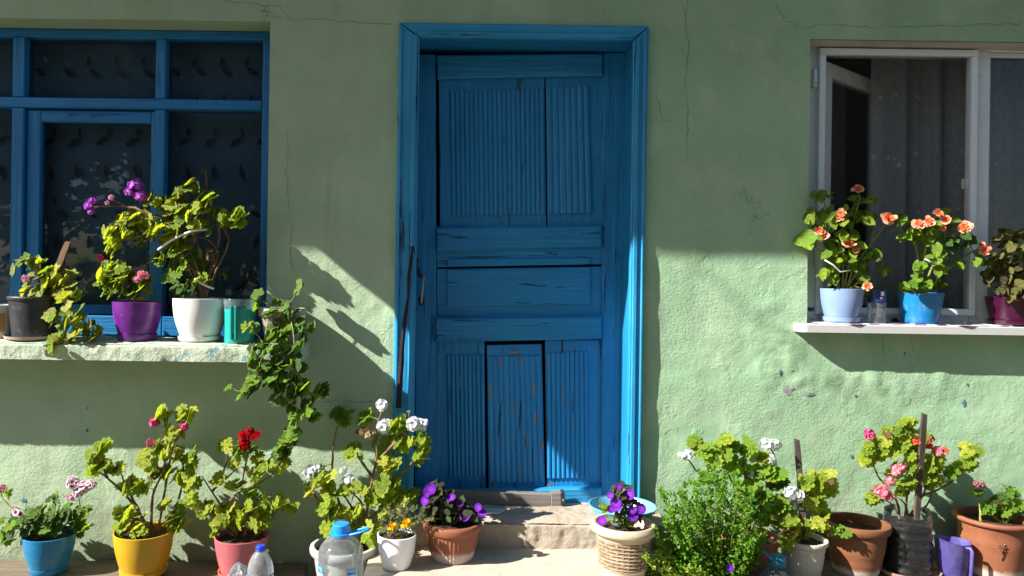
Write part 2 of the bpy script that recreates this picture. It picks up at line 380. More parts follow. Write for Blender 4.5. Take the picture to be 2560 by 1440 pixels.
M['lf_bas_y'] = mk_leaf('pale_basil_leaf', [(0.22, 0.33, 0.03), (0.30, 0.40, 0.05)], 0.45, 0.4, 0)
M['lf_ndl'] = mk_leaf('moss_rose_needle', [(0.13, 0.17, 0.05), (0.22, 0.24, 0.09)], 0.2, 0.5, 0)
M['lf_dry'] = mk_leaf('dried_leaf', [(0.12, 0.07, 0.03), (0.24, 0.15, 0.07)], 0.3, 0.7, 0)
def mk_petal(name, c, trans=0.35):
    k = N(name); k.t.nodes.remove(k.b)
    col = k.mix(k.math('MULTIPLY', k.ramp(k.noise(6, 3), [(0.4, 0), (0.7, 1)]), 0.35), c, tuple(x*0.7 for x in c))
    df = k.n('BsdfDiffuse'); tl = k.n('BsdfTranslucent'); k.l(col, df.inputs[0]); k.l(col, tl.inputs[0])
    m = k.n('MixShader'); m.inputs[0].default_value = trans; k.l(df.outputs[0], m.inputs[1]); k.l(tl.outputs[0], m.inputs[2])
    k.l(m.outputs[0], k.out.inputs[0]); return k.m
PET = {'lilac': ((0.50, 0.10, 0.62), (0.62, 0.25, 0.70)), 'pink': ((0.78, 0.22, 0.30), (0.85, 0.42, 0.45)), 'palepink': ((0.75, 0.38, 0.55), (0.62, 0.2, 0.42)),
       'magenta': ((0.62, 0.05, 0.20), (0.75, 0.22, 0.36)), 'darkmag': ((0.22, 0.012, 0.06), (0.16, 0.01, 0.05)), 'red': ((0.42, 0.006, 0.012), (0.30, 0.004, 0.01)),
       'white': ((0.74, 0.76, 0.78), (0.58, 0.63, 0.54)), 'bicolour': ((0.80, 0.72, 0.78), (0.50, 0.02, 0.16)), 'coral': ((0.80, 0.14, 0.07), (0.70, 0.09, 0.05)),
       'peach': ((0.84, 0.42, 0.30), (0.80, 0.19, 0.06)), 'violet': ((0.20, 0.025, 0.46), (0.26, 0.06, 0.50)), 'yellow': ((0.80, 0.50, 0.01), (0.72, 0.28, 0.01)),
       'dusty': ((0.40, 0.16, 0.17), (0.55, 0.28, 0.30)), 'dry': ((0.45, 0.33, 0.19), (0.32, 0.2, 0.1)), 'seed': ((0.25, 0.24, 0.06), (0.18, 0.16, 0.05))}
PM = {k_: (mk_petal(k_ + '_petal', a), mk_petal(k_ + '_petal_heart', b)) for k_, (a, b) in PET.items()}
def mk_stem(name, a, b):
    k = N(name); col = k.mix(k.ramp(k.noise(40, 4), [(0.35, 0), (0.65, 1)]), a, b)
    return k.done(col, 0.7, k.bump(k.noise(120, 3), 0.002, 0.8), 0.25)
M['stem_w'] = mk_stem('woody_stem', (0.10, 0.055, 0.03), (0.22, 0.14, 0.075)); M['stem_g'] = mk_stem('green_stem', (0.16, 0.2, 0.04), (0.26, 0.28, 0.07))
# ------------------------------------------------------------------ ground and house
def struct(o): o['kind'] = 'structure'; return o
g = MB(); g.add([(-60,-60,0),(60,-60,0),(60,60,0),(-60,60,0)], [(0,1,2,3)]); struct(g.build('ground', M['ground']))

LW = dict(x0=X(-235, 400), x1=X(671, 400), z0=1.0, z1=Z(420, 50))
DW = dict(x0=X(1034, 600) - 0.03, x1=X(1580, 600) + 0.03, z0=0.20, z1=Z(1310, 95) + 0.03)
RW = dict(x0=X(2021, 450), x1=X(2920, 450), z0=1.10, z1=Z(2290, 101))
def fbm(x, z, s): return noise.fractal(Vector((x*s, z*s, 3.1)), 1.0, 2.0, 4)
def build_wall():
    def lines(lo, hi, flo, fhi, st, keys):
        L = set(round(k_, 5) for k_ in keys) | {lo, hi}
        x = flo
        while x < fhi:
            if all(abs(x - k_) > st*0.45 for k_ in keys): L.add(round(x, 5))
            x += st
        x = lo
        while x < hi:
            if x < flo or x > fhi: L.add(round(x, 5))
            x += 0.25
        return sorted(L)
    xs = lines(-5.0, 5.2, -2.1, 2.6, 0.016, [LW['x0'], LW['x1'], DW['x0'], DW['x1'], RW['x0'], RW['x1']])
    zs = lines(0.0, 3.6, 0.0, 2.45, 0.016, [LW['z0'], LW['z1'], DW['z0'], DW['z1'], RW['z0'], RW['z1']])
    def hole(x, z):
        return any(o['x0'] < x < o['x1'] and o['z0'] < z < o['z1'] for o in (LW, DW, RW))
    def off(x, z):
        h = 0.006*fbm(x, z, 2.0) + 0.0016*fbm(x+9, z, 9.0)
        # trowelled ridge of filler on both sides of the door frame
        for xe, wd in ((DW['x1']+0.03, 0.06), (DW['x0']-0.035, 0.05)):
            q = abs(x - xe)
            if q < wd*1.6: h += 0.010*math.exp(-(q/wd)**2) * (0.6 + 0.8*fbm(x*3, z, 5)) * (1 if z < 1.5 else 0.5)
        # lumpy repair below and beside the right sill
        q = math.hypot((x - X(1960, 880))/0.16, (z - Z(1960, 880))/0.22)
        if q < 2.5: h += 0.010*math.exp(-q*q)*(0.4 + 1.4*abs(fbm(x, z, 13)))
        q = math.hypot((x - X(2200, 950))/0.35, (z - Z(2200, 950))/0.07)
        if q < 2.5: h += 0.009*math.exp(-q*q)*(0.3 + 1.4*abs(fbm(x, z, 11)))
        return h
    nx, nz = len(xs), len(zs); vs = []; fs = []
    for z in zs:
        for x in xs: vs.append((x, -off(x, z), z))
    for j in range(nz-1):
        for i in range(nx-1):
            if not hole((xs[i]+xs[i+1])/2, (zs[j]+zs[j+1])/2):
                fs.append((j*nx+i, j*nx+i+1, (j+1)*nx+i+1, (j+1)*nx+i))
    me = MB(); me.add(vs, fs)
    ix = {x: i for i, x in enumerate(xs)}; iz = {z: j for j, z in enumerate(zs)}
    ext = []
    for o in (LW, DW, RW):
        i0, i1 = ix[round(o['x0'],5)], ix[round(o['x1'],5)]; j0, j1 = iz[round(o['z0'],5)], iz[round(o['z1'],5)]
        loop = [(i, j0) for i in range(i0, i1)] + [(i1, j) for j in range(j0, j1)] + [(i, j1) for i in range(i1, i0, -1)] + [(i0, j) for j in range(j1, j0, -1)]
        b = len(me.v)
        for (i, j) in loop:
            x, y, z = me.v[j*nx+i]; me.v.append((x, 0.27, z))
        n = len(loop)
        for q in range(n):
            a = loop[q]; c = loop[(q+1) % n]
            me.f.append((a[1]*nx+a[0], b+q, b+(q+1) % n, c[1]*nx+c[0])); me.m.append(0)
    root = thing('house_wall', (0, 0.1, 0), 'uneven pale green plastered house wall around the blue door', 'wall')
    o = me.build('plaster', M['wall'], root, 60)
    return root
wall = build_wall()
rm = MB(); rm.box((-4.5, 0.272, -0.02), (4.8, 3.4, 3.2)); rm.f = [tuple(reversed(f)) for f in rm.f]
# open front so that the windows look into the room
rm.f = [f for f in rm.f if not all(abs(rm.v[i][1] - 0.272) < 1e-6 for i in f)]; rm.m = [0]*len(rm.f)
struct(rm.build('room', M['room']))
bk = MB(); bk.box((-5.0, 3.41, 0), (5.2, 3.6, 3.2)); bk.box((-5.0, 0.28, 0), (-4.52, 3.41, 3.2)); bk.box((4.82, 0.28, 0), (5.2, 3.41, 3.2))
bk.build('back_wall', M['wall'], wall)
# cracks and chips in the plaster
def crack(pts, wd=0.0008, d=0.006):
    b = MB(); q = []
    for (a, c) in zip(pts[:-1], pts[1:]):
        n = max(2, int(math.hypot(c[0]-a[0], c[1]-a[1]) / 12))
        for i in range(n):
            t = i/n; q.append((a[0]+(c[0]-a[0])*t + rnd.uniform(-3.5, 3.5), a[1]+(c[1]-a[1])*t + rnd.uniform(-3.5, 3.5)))
    q.append(pts[-1])
    vs = []
    for i, (px, py) in enumerate(q):
        p = P(px, py, 0); t = Vector((q[min(i+1, len(q)-1)][0]-q[max(i-1, 0)][0], 0, -(q[min(i+1, len(q)-1)][1]-q[max(i-1, 0)][1]))).normalized()
        s_ = Vector((-t.z, 0, t.x)) * wd * rnd.uniform(0.3, 1.0) * (0.3 if i in (0, len(q)-1) else 1)
        yy = -wall_off(p.x, p.z) - 0.0012
        vs += [(p.x+s_.x, yy, p.z+s_.z), (p.x-s_.x, yy, p.z-s_.z)]
    b.add(vs, [(2*i, 2*i+1, 2*i+3, 2*i+2) for i in range(len(q)-1)])
    b.build('crack', M['crack'], wall)
_dg = bpy.context.evaluated_depsgraph_get()
from mathutils.bvhtree import BVHTree
_pl = [c for c in wall.children if c.name.startswith('plaster')][0].data
_bvh = BVHTree.FromPolygons([v.co[:] for v in _pl.vertices], [p.vertices[:] for p in _pl.polygons])
def wall_off(x, z):
    h = _bvh.ray_cast(Vector((x, -1, z)), Vector((0, 1, 0)), 2)[0]
    return -h.y if h is not None and h.y < 0.1 else 0.0
for c_ in ([(560, 5), (620, 8), (700, 20), (735, 52), (800, 48), (880, 55), (985, 62)], [(1722, -5), (1712, 60), (1722, 130), (1715, 210), (1720, 300), (1716, 400)],
           [(1700, 5), (1716, 40)], [(1940, 5), (1960, 50), (2010, 70), (2060, 60), (2200, 68), (2420, 62), (2555, 58)], [(735, 560), (728, 620), (733, 680)],
           [(805, 1003), (860, 1003), (930, 1005), (980, 1003)], [(720, 330), (716, 420), (722, 520)], [(2200, 832), (2208, 860), (2212, 890)],
           [(1640, 240), (1660, 300), (1690, 310)], [(640, 15), (672, 40), (700, 46)]):
    crack(c_)
def chip(px, py, rx, ry, m, seed=0):
    r2 = random.Random(seed); p = P(px, py); k = K(0); vs = [(p.x, -wall_off(p.x, p.z)-0.002, p.z)]
    n = 14
    for i in range(n):
        a = 2*math.pi*i/n; q = r2.uniform(0.6, 1.15)
        x_, z_ = p.x+rx*k*q*math.cos(a), p.z+ry*k*q*math.sin(a)
        vs.append((x_, -wall_off(x_, z_)-0.0016, z_))
    b = MB(); b.add(vs, [(0, i+1, (i+1) % n+1) for i in range(n)]); b.build('bare_patch', m, wall)
chip(1970, 976, 15, 12, M['grey_patch'], 1); chip(2021, 985, 13, 6, M['grey_patch'], 2)
M['blue_stain'] = N('old_blue_paint').done((0.06, 0.16, 0.24), 0.8)
for (a, b_, rx, ry, s_) in ((2411, 1008, 6, 10, 3), (2420, 962, 4, 5, 4), (1950, 932, 4, 7, 5), (2130, 1142, 4, 6, 6), (60, 1251, 9, 7, 7), (219, 1020, 3, 3, 8), (218, 1076, 4, 5, 9), (2262, 884, 3, 4, 10), (2546, 1240, 4, 5, 11), (2140, 990, 4, 4, 12)):
    chip(a, b_, rx, ry, M['blue_stain'], s_)

# roof overhang above the picture, an unseen sheet added to cast shade, and a service cable: they shade the upper wall
A = P(757, 592); PE = 0.86
ez = A.z + SM*PE
rt = thing('roof_eave', (0, -PE/2, ez), 'brown boarded roof overhang above the green wall', 'roof')
for i in range(7):
    b = MB(); y0 = -PE + i*(PE+0.3)/7; b.box((-6.5, y0, ez + 0.0), (6.5, y0 + (PE+0.3)/7 - 0.004, ez + 0.025)); b.build('board', M['eave'], rt)
b = MB(); b.box((-6.5, -PE-0.03, ez-0.0), (6.5, -PE-0.002, ez+0.16)); b.build('fascia', M['eave'], rt)
b = MB(); b.add([(-6.5,-PE-0.05,ez+0.165),(6.5,-PE-0.05,ez+0.165),(6.5,3.7,ez+1.2),(-6.5,3.7,ez+1.2)], [(0,1,2,3)]); b.build('roof_slope', M['eave'], rt)
p1 = 0.46; p2 = p1 + 0.98/SK; x0 = A.x - SK*p1; zb0_ = A.z + SM*p1  # unseen sheet added, lower edge shaped to throw diagonal shade across the door
def zbf(t): return zb0_ - 0.17*max(0.0, (t-0.42)/0.58)
cv = MB(); n = 24; vs = []; 
for i in range(n+1):
    y = -(p1 + (p2-p1)*i/n)
    for j in range(9):
        vs.append((x0 + 0.004*math.sin(i*0.9)*(j/8), y, ez - 0.003 - (ez-0.003-zbf(i/n))*j/8))
cv.add(vs, [(i*9+j, (i+1)*9+j, (i+1)*9+j+1, i*9+j+1) for i in range(n) for j in range(8)])
o = cv.build('shade_sheet', M['canvas'], None, 180); tag(o, 'added shade sheet hanging unseen from the roof overhang', 'shade sheet')
# service cable running out from the wall
sx, sz = X(1690, 625), Z(1690, 625); pc = 2.2
cb = MB(); cb.tube([(sx - SK*pc, -p_, sz + SM*pc + 0.0*p_) for p_ in (0.0, 1.0, 2.0, 3.0, 4.5, 7.0)], 0.0055, 8)
o = cb.build('overhead_cable', M['black_metal'], None, 180); tag(o, 'black overhead cable running out from the wall above the eave', 'cable')
# trees across the lane behind the viewer: they keep the skylight off the wall and show in the panes
def lane_trees():
    r2 = random.Random(4); lf = N('lane_tree_leaf'); lf = lf.done(lf.mix(lf.noise(1.2, 3), (0.03, 0.06, 0.015), (0.07, 0.12, 0.03)), 0.6)
    bark = mk_wood('lane_tree_bark', (0.06, 0.045, 0.035), (0.13, 0.10, 0.075), True, 0.3)
    crown = MB()
    blobs = [(Vector((r2.uniform(-1.6, 1.6), r2.uniform(-1.2, 1.2), r2.uniform(2.2, 8.2))), r2.uniform(0.9, 1.7)) for _ in range(26)]
    for c, r in blobs:
        for _ in range(330):
            p = c + rand_dir_(r2)*r*r2.uniform(0.55, 1.0); u = rand_dir_(r2); v = u.orthogonal().normalized(); L = r2.uniform(.10, .22)
            crown.add([p-u*L, p+v*L*.6, p+u*L, p-v*L*.6], [(0, 1, 2, 3)])
    tr = MB(); tr.tube([(0, 0, 0), (0.1, 0, 1.5), (-0.1, 0.1, 3.5), (0.1, 0, 6)], [.26, .2, .16, .06], 10)
    for i in range(7):
        a = i*0.9; tr.tube([(0, 0, 1.8+i*.5), (math.cos(a)*.8, math.sin(a)*.8, 2.8+i*.6), (math.cos(a)*1.5, math.sin(a)*1.2, 3.6+i*.6)], [.09, .06, .02], 6)
    cme = mesh_of(crown.v, crown.f, None, 'crown', lf); tme = mesh_of(tr.v, tr.f, None, 'trunk', bark, 60)
    for i, (x, y) in enumerate([(-8.4, -12.4), (-4.9, -12), (-1.2, -11.4), (2.9, -12.6), (6.9, -13.6)]):
        o = thing('lane_tree', (x, y, 0), ['leafy tree at the end of the row across the lane opposite the blue window', 'leafy tree second in the row opposite the blue window', 'leafy tree in the middle of the row across the lane', 'leafy tree across the lane next to the end tree opposite the white window', 'leafy end tree of the row opposite the white window'][i], 'tree', 'trees across the lane')
        o.rotation_euler.z = i*1.7; o.scale = (1, 1, 0.86-0.06*i+0.06*math.sin(i*2.1))
        for nm, me in (('crown', cme), ('trunk', tme)):
            c = bpy.data.objects.new(nm, me); C.objects.link(c); c.parent = o
def rand_dir_(r2):
    while True:
        v = Vector((r2.uniform(-1, 1), r2.uniform(-1, 1), r2.uniform(-1, 1)))
        if 0.05 < v.length < 1: return v.normalized()
lane_trees()
# ------------------------------------------------------------------ door frame
LD = -0.175
df = thing('door_frame', (X(1300, 1000), 0.0, 0.311), 'bright blue wooden door frame with peeling mitred casing', 'door frame')
ZS = 0.311
xl, xr, zt = X(1036, 600), X(1580, 600), Z(1310, 95)
xlo, xro, zto = X(990, 600, .02), X(1613, 600, .02), Z(1310, 62, .02)
def casing(poly, name, m):
    b = MB(); q = [Vector((x, -0.022, z)) for x, z in poly]
    b.slab(q, 0.03, 0.004); return b.build(name, m, df)
TK = 0.010
casing([(xlo, zto), (xl+TK, zt-TK), (xl+TK, ZS), (xlo-0.004, ZS)], 'casing', M['blue_case'])
casing([(xr-TK, zt-TK), (xro+0.004, zto), (xro-0.008, ZS), (xr-TK, ZS)], 'casing', M['blue_case'])
casing([(xlo+0.004, zto+0.002), (xro, zto+0.002), (xr-TK-0.003, zt-TK+0.003), (xl+TK+0.003, zt-TK+0.003)], 'casing', M['blue_case_h'])
# raised bead round the inner and outer edge of the casing
for (x_, w_) in ((xl-0.008, 0.010), (xr+0.008, 0.010), (xlo+0.010, 0.006), (xro-0.012, 0.006)):
    b = MB(); b.slab([(x_-w_, -0.031, zt if abs(x_-xl) < .03 or abs(x_-xr) < .03 else zto-0.02), (x_+w_, -0.031, zt if abs(x_-xl) < .03 or abs(x_-xr) < .03 else zto-0.02), (x_+w_, -0.031, ZS), (x_-w_, -0.031, ZS)], 0.012, 0.004); b.build('bead', M['blue_case'], df)
b = MB(); b.slab([(xl-0.004, -0.031, zt+0.016), (xr+0.004, -0.031, zt+0.016), (xr-0.016, -0.031, zt-0.002), (xl+0.016, -0.031, zt-0.002)], 0.012, 0.004); b.build('bead', M['blue_case_h'], df)
b = MB(); b.box((xl-0.028, -0.002, ZS), (xl, 0.24, zt+0.02)); b.build('jamb', M['blue_v'], df)
b = MB(); b.box((xr, -0.002, ZS), (xr+0.028, 0.24, zt+0.02)); b.build('jamb', M['blue_v'], df)
b = MB(); b.box((xl+0.001, -0.001, zt), (xr-0.001, 0.24, zt+0.028)); b.build('head_jamb', M['blue_h'], df)
# door stop strips behind the leaf keep daylight out at the side
# ------------------------------------------------------------------ door leaf
dr = thing('door', (X(1300, 1000), -LD, 0.32), 'weathered blue panelled wooden door with fluted boards and cracked panels', 'door')
def Q(l, t, r, b_, d, dl=0, dr_=0): return [P(l, t, d), P(r, t+dr_, d), P(r, b_+dr_*0, d), P(l, b_, d)]
def qs(c, d): return [P(x_, y_, d) for x_, y_ in c]
def door_piece(name, c, d, t, m, bev=0.003):
    b = MB(); b.slab(qs(c, d), t, bev); return b.build(name, m, dr)
door_piece('stile', [(1041, 136), (1089, 136), (1092, 1282), (1037, 1282)], LD, 0.04, M['blue_v'])
door_piece('stile', [(1509, 132), (1571, 131), (1560, 1282), (1503, 1282)], LD, 0.04, M['blue_v'])
door_piece('rail', [(1091, 137), (1508, 133), (1508, 188), (1093, 196)], LD+0.012, 0.05, M['blue_h'], 0.006)
door_piece('rail', [(1088, 567), (1508, 562), (1508, 616), (1089, 626)], LD+0.016, 0.05, M['blue_h'], 0.010)
door_piece('rail', [(1086, 793), (1507, 789), (1506, 848), (1087, 856)], LD+0.016, 0.05, M['blue_h'], 0.010)
door_piece('bottom_rail', [(1042, 1233), (1505, 1220), (1504, 1284), (1042, 1284)], LD+0.030, 0.05, M['blue_case_h'], 0.006)
def board(c, d, m, field=None, fm=None, pitch=0.0215, amp=0.0075, horiz=False, t=0.016):
    """a board with a raised (optionally fluted) field on it; c and field are pixel corners"""
    b = MB(); b.slab(qs(c, d), t, 0.002)
    o = b.build('board', m, dr)
    if field:
        q = qs(field, d + 0.010); fb = MB(); w_ = (q[1]-q[0]).length; n = max(1, round(w_/pitch)); ns = n*6
        rows = 2; vs = []
        def pt(u, v): return q[0].lerp(q[1], u).lerp(q[3].lerp(q[2], u), v)
        if amp > 0:
            for u_i in range(ns+1):
                u = u_i/ns; ph = (u*n) % 1.0; h = amp*(abs(math.sin(math.pi*ph))**0.6 - 1)
                for v in (0, 1):
                    p = pt(u, v); vs.append((p.x, p.y - h, p.z))
            fs = [(2*i+1, 2*i+3, 2*i+2, 2*i) for i in range(ns)]
            m0 = len(vs)
            for u_i in range(ns+1):
                for v in (0, 1):
                    p = pt(u_i/ns, v); vs.append((p.x, p.y+0.010, p.z))
            fs += [(2*i, 2*i+2, m0+2*i+2, m0+2*i) for i in range(ns)] + [(2*i+1, m0+2*i+1, m0+2*i+3, 2*i+3) for i in range(ns)]
            fs += [(0, m0, m0+1, 1), (2*ns, 2*ns+1, m0+2*ns+1, m0+2*ns)]
            fb.add(vs, fs)
        else: fb.slab(q, 0.010, 0.003)
        fb.build('raised_field', fm or m, o, 40)
    return o
BD = LD - 0.016
# upper panel: two boards with a black gap between them
board([(1097, 194), (1361, 190), (1366, 570), (1100, 574)], BD, M['blue_v'], [(1124, 228), (1361, 221), (1364, 535), (1129, 540)])
board([(1364.5, 190), (1508, 186), (1510, 566), (1369.5, 570)], BD, M['blue_v'], [(1366, 219), (1474, 214), (1482, 531), (1370, 535)], None, 0.028, 0.006)
# middle panel: horizontal boards with a long split
board([(1092, 622), (1507, 613), (1507, 661), (1092, 668)], BD, M['blue_h'], [(1118, 648), (1476, 644), (1476, 660), (1118, 667)], None, 1, 0)
board([(1092, 672.5), (1507, 666), (1507, 800), (1092, 802)], BD, M['blue_h'], [(1118, 674), (1477, 668), (1477, 760), (1118, 766)], None, 1, 0)
# lower panel: fluted boards left and right, a loose sunken board between
board([(1092, 850), (1211, 850), (1214, 1238), (1092, 1238)], BD, M['blue_v'], [(1116, 888), (1211, 887), (1214, 1190), (1121, 1194)], None, 0.0195)
board([(1217, 863), (1354, 860), (1363, 1229), (1222, 1231)], BD-0.002, M['blue_worn'], [(1218, 893), (1351, 890), (1360, 1205), (1223, 1208)], None, 0.024, 0.0055)
board([(1363, 850), (1506, 850), (1506, 1236), (1368, 1236)], BD, M['blue_worn'], [(1366, 883), (1472, 880), (1474, 1194), (1368, 1196)], None, 0.020)
# bare wood where the paint has come off
M['bare_wood'] = mk_wood('bare_wood', (0.17, 0.145, 0.11), (0.30, 0.26, 0.20), True)
def paint_chip(px, py, w_, h_, d, seed):
    r2 = random.Random(seed); L = []; Rr = []; n_ = 9; k = K(d)
    for i in range(n_+1):
        t = i/n_; e = math.sin(math.pi*min(.97, max(.03, t)))**0.5; c = P(px + r2.uniform(-1, 1), py + (t-.5)*h_, d)
        L.append(c - Vector((w_*k*.5*e*r2.uniform(.5, 1.1), 0, 0))); Rr.append(c + Vector((w_*k*.5*e*r2.uniform(.5, 1.1), 0, 0)))
    b = MB(); b.add(L+Rr, [(i, n_+1+i, n_+2+i, i+1) for i in range(n_)]); b.build('paint_chip', M['bare_wood'], dr)
CD2 = BD+0.0095
for i, (a, c, w_, h_) in enumerate(((1285, 881, 34, 7), (1252, 908, 6, 34), (1300, 906, 5, 28), (1335, 970, 6, 40), (1224, 978, 7, 46), (1337, 1048, 6, 38), (1300, 1168, 4, 40), (1262, 1000, 3, 40), (1282, 1020, 4, 50), (1318, 1100, 3, 40), (1258, 1110, 3, 36))): paint_chip(a, c, w_, h_, CD2, i)
for i, (a, c, w_, h_) in enumerate(((1208, 1082, 7, 48), (1238, 1216, 12, 18), (1368, 920, 4, 40), (1372, 1214, 12, 14), (1356, 1112, 5, 30))): paint_chip(a, c, w_, h_, BD+0.0016 if c > 1200 or a < 1215 else CD2, i+40)
for i, (a, c, h_) in enumerate(((1405, 990, 60), (1432, 1060, 44), (1455, 930, 30), (1330, 420, 24), (1345, 500, 36), (1180, 520, 20), (1150, 960, 40))):
    paint_chip(a, c, 3, h_, BD+0.0105, i+60)
# handle with key plate
hd = MB(); hp = [P(1057, 692, LD+0.004), P(1059, 690, LD+0.035), P(1056, 720, LD+0.042), P(1054, 750, LD+0.036), P(1053, 757, LD+0.004)]
hd.tube(hp, [0.005, 0.006, 0.006, 0.006, 0.005], 8); h_ = hd.build('handle', M['metal'], dr, 60)
b = MB(); b.tube([P(1050, 742, LD+0.003), P(1050, 760, LD+0.006), P(1055, 763, LD+0.006), P(1060, 758, LD+0.006), P(1060, 742, LD+0.003)], 0.004, 6); b.build('latch_ring', M['black_metal'], h_, 60)
for (a, c) in ((1043, 773), (1061, 773), (1075, 600), (1070, 612), (1545, 640), (1498, 397)):
    b = MB(); c0 = P(a, c, LD+0.0005); b.tube([c0, c0 + Vector((0, -0.003, 0))], 0.0035, 8); b.build('nail', M['black_metal'], dr)
# dark strap tied to the handle and hanging down the casing
sb = MB(); pts = [(1031, 618, .045), (1028, 650, .045), (1022, 690, .04), (1021, 740, .04), (1012, 800, .04), (1005, 870, .045), (1003, 910, .045), (999, 960, .045), (996, 1020, .04)]
wd = [2.5, 4, 4.5, 3, 5, 5.5, 7, 6, 7]
vs = []; 
for (a, c, d), h in zip(pts, wd):
    tw = 0.01*math.sin(c*0.02)
    p = P(a, c, d); k = K(d)*h
    vs += [(p.x-k, p.y+tw*0.3, p.z), (p.x, p.y-0.006, p.z), (p.x+k, p.y-tw*0.3, p.z), (p.x, p.y+0.003, p.z)]
fs = [(4*i+q, 4*i+(q+1) % 4, 4*i+4+(q+1) % 4, 4*i+4+q) for i in range(len(pts)-1) for q in range(4)] + [(3,2,1,0), tuple(4*(len(pts)-1)+q for q in range(4))]
sb.add(vs, fs)
st = thing('hanging_strap', P(1000, 1020, .04), 'dark cloth strap knotted at the door handle and hanging down the frame', 'strap')
sb.build('strap_tail', M['strap'], st, 50)
b = MB(); b.tube([P(1031, 618, .045), P(1034, 640, .0), P(1040, 665, -.07), P(1050, 690, -.13), P(1057, 694, -.14)], [0.006, 0.009, 0.010, 0.009, 0.006], 7); b.build('knot', M['strap'], st, 60)
b = MB(); b.tube([P(1036, 642, .0), P(1043, 650, -.03), P(1040, 668, -.05), P(1033, 690, -.02)], [0.006, 0.008, 0.007, 0.004], 6); b.build('knot_loop', M['strap'], st, 60)
b = MB(); b.tube([P(1024, 610, .032), P(1036, 609, .034)], 0.002, 5); b.build('nail', M['metal'], st)
# grey bar with black end lying at the foot of the door
gb = thing('wooden_bar', P(1290, 1272, -.06), 'grey weathered wooden bar with black end cap lying against the door foot', 'wooden bar')
b = MB(); b.slab(qs([(1030, 1222), (1378, 1236), (1378, 1272), (1030, 1268)], -0.085), 0.035, 0.004); b.build('bar', M['greybar'], gb)
b = MB(); b.slab(qs([(1377, 1234), (1403, 1232), (1404, 1275), (1378, 1276)], -0.081), 0.043, 0.003); b.build('end_sleeve', M['greybar'], gb)
b = MB(); b.slab(qs([(1403, 1231), (1412, 1230), (1413, 1272), (1404, 1275)], -0.078), 0.046, 0.003); e_ = b.build('end_cap', M['black_metal'], gb)
b = MB(); c0 = P(1408, 1250, -0.076); b.tube([c0, c0+Vector((0, -0.004, 0))], 0.004, 8); b.build('screw', M['metal'], e_)
# ------------------------------------------------------------------ step, landing, planks
def rough_block(x0, x1, y0, y1, z0, z1, st, amp, seed):
    """block with displaced top and front; y0 front (more negative)"""
    b = MB(); nx = int((x1-x0)/st); prof = []
    ny = max(2, int((y1-y0)/st)); nz = max(2, int((z1-z0)/st))
    for j in range(nz+1): prof.append((y0, z0 + (z1-z0)*j/nz, j/nz))
    for j in range(1, ny+1): prof.append((y0 + (y1-y0)*j/ny, z1, 1+j/ny))
    vs = []
    for i in range(nx+1):
        x = x0 + (x1-x0)*i/nx
        for (y, z, t) in prof:
            q = noise.fractal(Vector((x*9+seed, y*9, z*9)), 1, 2, 5)*amp + noise.fractal(Vector((x*30+seed, y*30, z*30)), 1, 2, 3)*amp*0.35
            rd = amp*1.6*max(0, 1-abs(t-1)*6)
            vs.append((x, y + (q + rd if t < 1.01 else 0), z - rd + (q*0.5 if t >= 1 else 0)))
    m = len(prof)
    b.add(vs, [(i*m+j, (i+1)*m+j, (i+1)*m+j+1, i*m+j+1) for i in range(nx) for j in range(m-1)])
    b.add([vs[j] for j in range(m)] + [(x0, y1, z0)], [tuple(range(m, -1, -1))]); e = (nx)*m
    b.add([vs[e+j] for j in range(m)] + [(x1, y1, z0)], [tuple(range(m+1))])
    return b
struct(rough_block(X(955, 1290, .1), X(1665, 1290, .1), -0.118, 0.26, 0.195, ZS, 0.006, 0.009, 3).build('door_step', M['step'], None, 70))
struct(rough_block(X(918, 1400, .3), X(1690, 1400, .3), -0.85, 0.02, 0.0, 0.20, 0.012, 0.004, 8).build('landing', M['landing'], None, 70))
ZL, ZR = 0.092, 0.140
def plank(x0, x1, y0, y1, z0, z1, label, seed):
    b = MB(); n = 40; vs = []
    for i in range(n+1):
        x = x0+(x1-x0)*i/n; q = 0.004*noise.noise(Vector((x*5, seed, 0)))
        vs += [(x, y0+q, z0), (x, y0+q, z1-0.006), (x, y0+0.006+q, z1+q*0.5), (x, y1-0.005, z1+q*0.5), (x, y1+q*0.3, z0)]
    fs = [(5*i+q, 5*(i+1)+q, 5*(i+1)+(q+1) % 5, 5*i+(q+1) % 5) for i in range(n) for q in range(5)] + [(4,3,2,1,0), tuple(5*n+q for q in range(5))]
    b.add(vs, fs); o = b.build('wooden_plank', M['plank'], None, 40); tag(o, label, 'plank', 'planks along the wall foot')
plank(X(-300, 1420), X(772, 1420), -0.34, -0.025, 0.0, ZL, 'long weathered plank under the blue, yellow and pink pots', 1)
plank(X(1705, 1420), X(2900, 1420), -0.34, -0.025, 0.0, ZR, 'long weathered plank under the terracotta pots', 5)
# ------------------------------------------------------------------ left window
WD = -0.13
lw = thing('window', (X(220, 800), -WD, 1.02), 'old blue wooden multi-pane window with dusty glass above the green ledge', 'window')
def bar(par, name, c, d, t, m, bev=0.004):
    b = MB(); b.slab(qs(c, d), t, bev); return b.build(name, m, par)
wl, wr, wt, wb = LW['x0'], LW['x1'], LW['z1'], 1.0
def zbar(par, name, x0, x1, z0, z1, d, t, m, bev=0.004):
    b = MB(); b.slab([(x0, -d, z1), (x1, -d, z1), (x1, -d, z0), (x0, -d, z0)], t, bev); return b.build(name, m, par)
zh = Z(330, 95, WD); ztr0, ztr1 = Z(330, 272, WD), Z(330, 247, WD)
zbar(lw, 'head_rail', wl+.001, wr-.001, zh, wt-0.002, WD, 0.09, M['blue_win_h'])
xj = X(654, 400, WD)
zbar(lw, 'jamb', xj, wr-.002, 1.018, zh+0.002, WD+0.006, 0.09, M['blue_win'])
xj0 = X(-215, 400, WD)
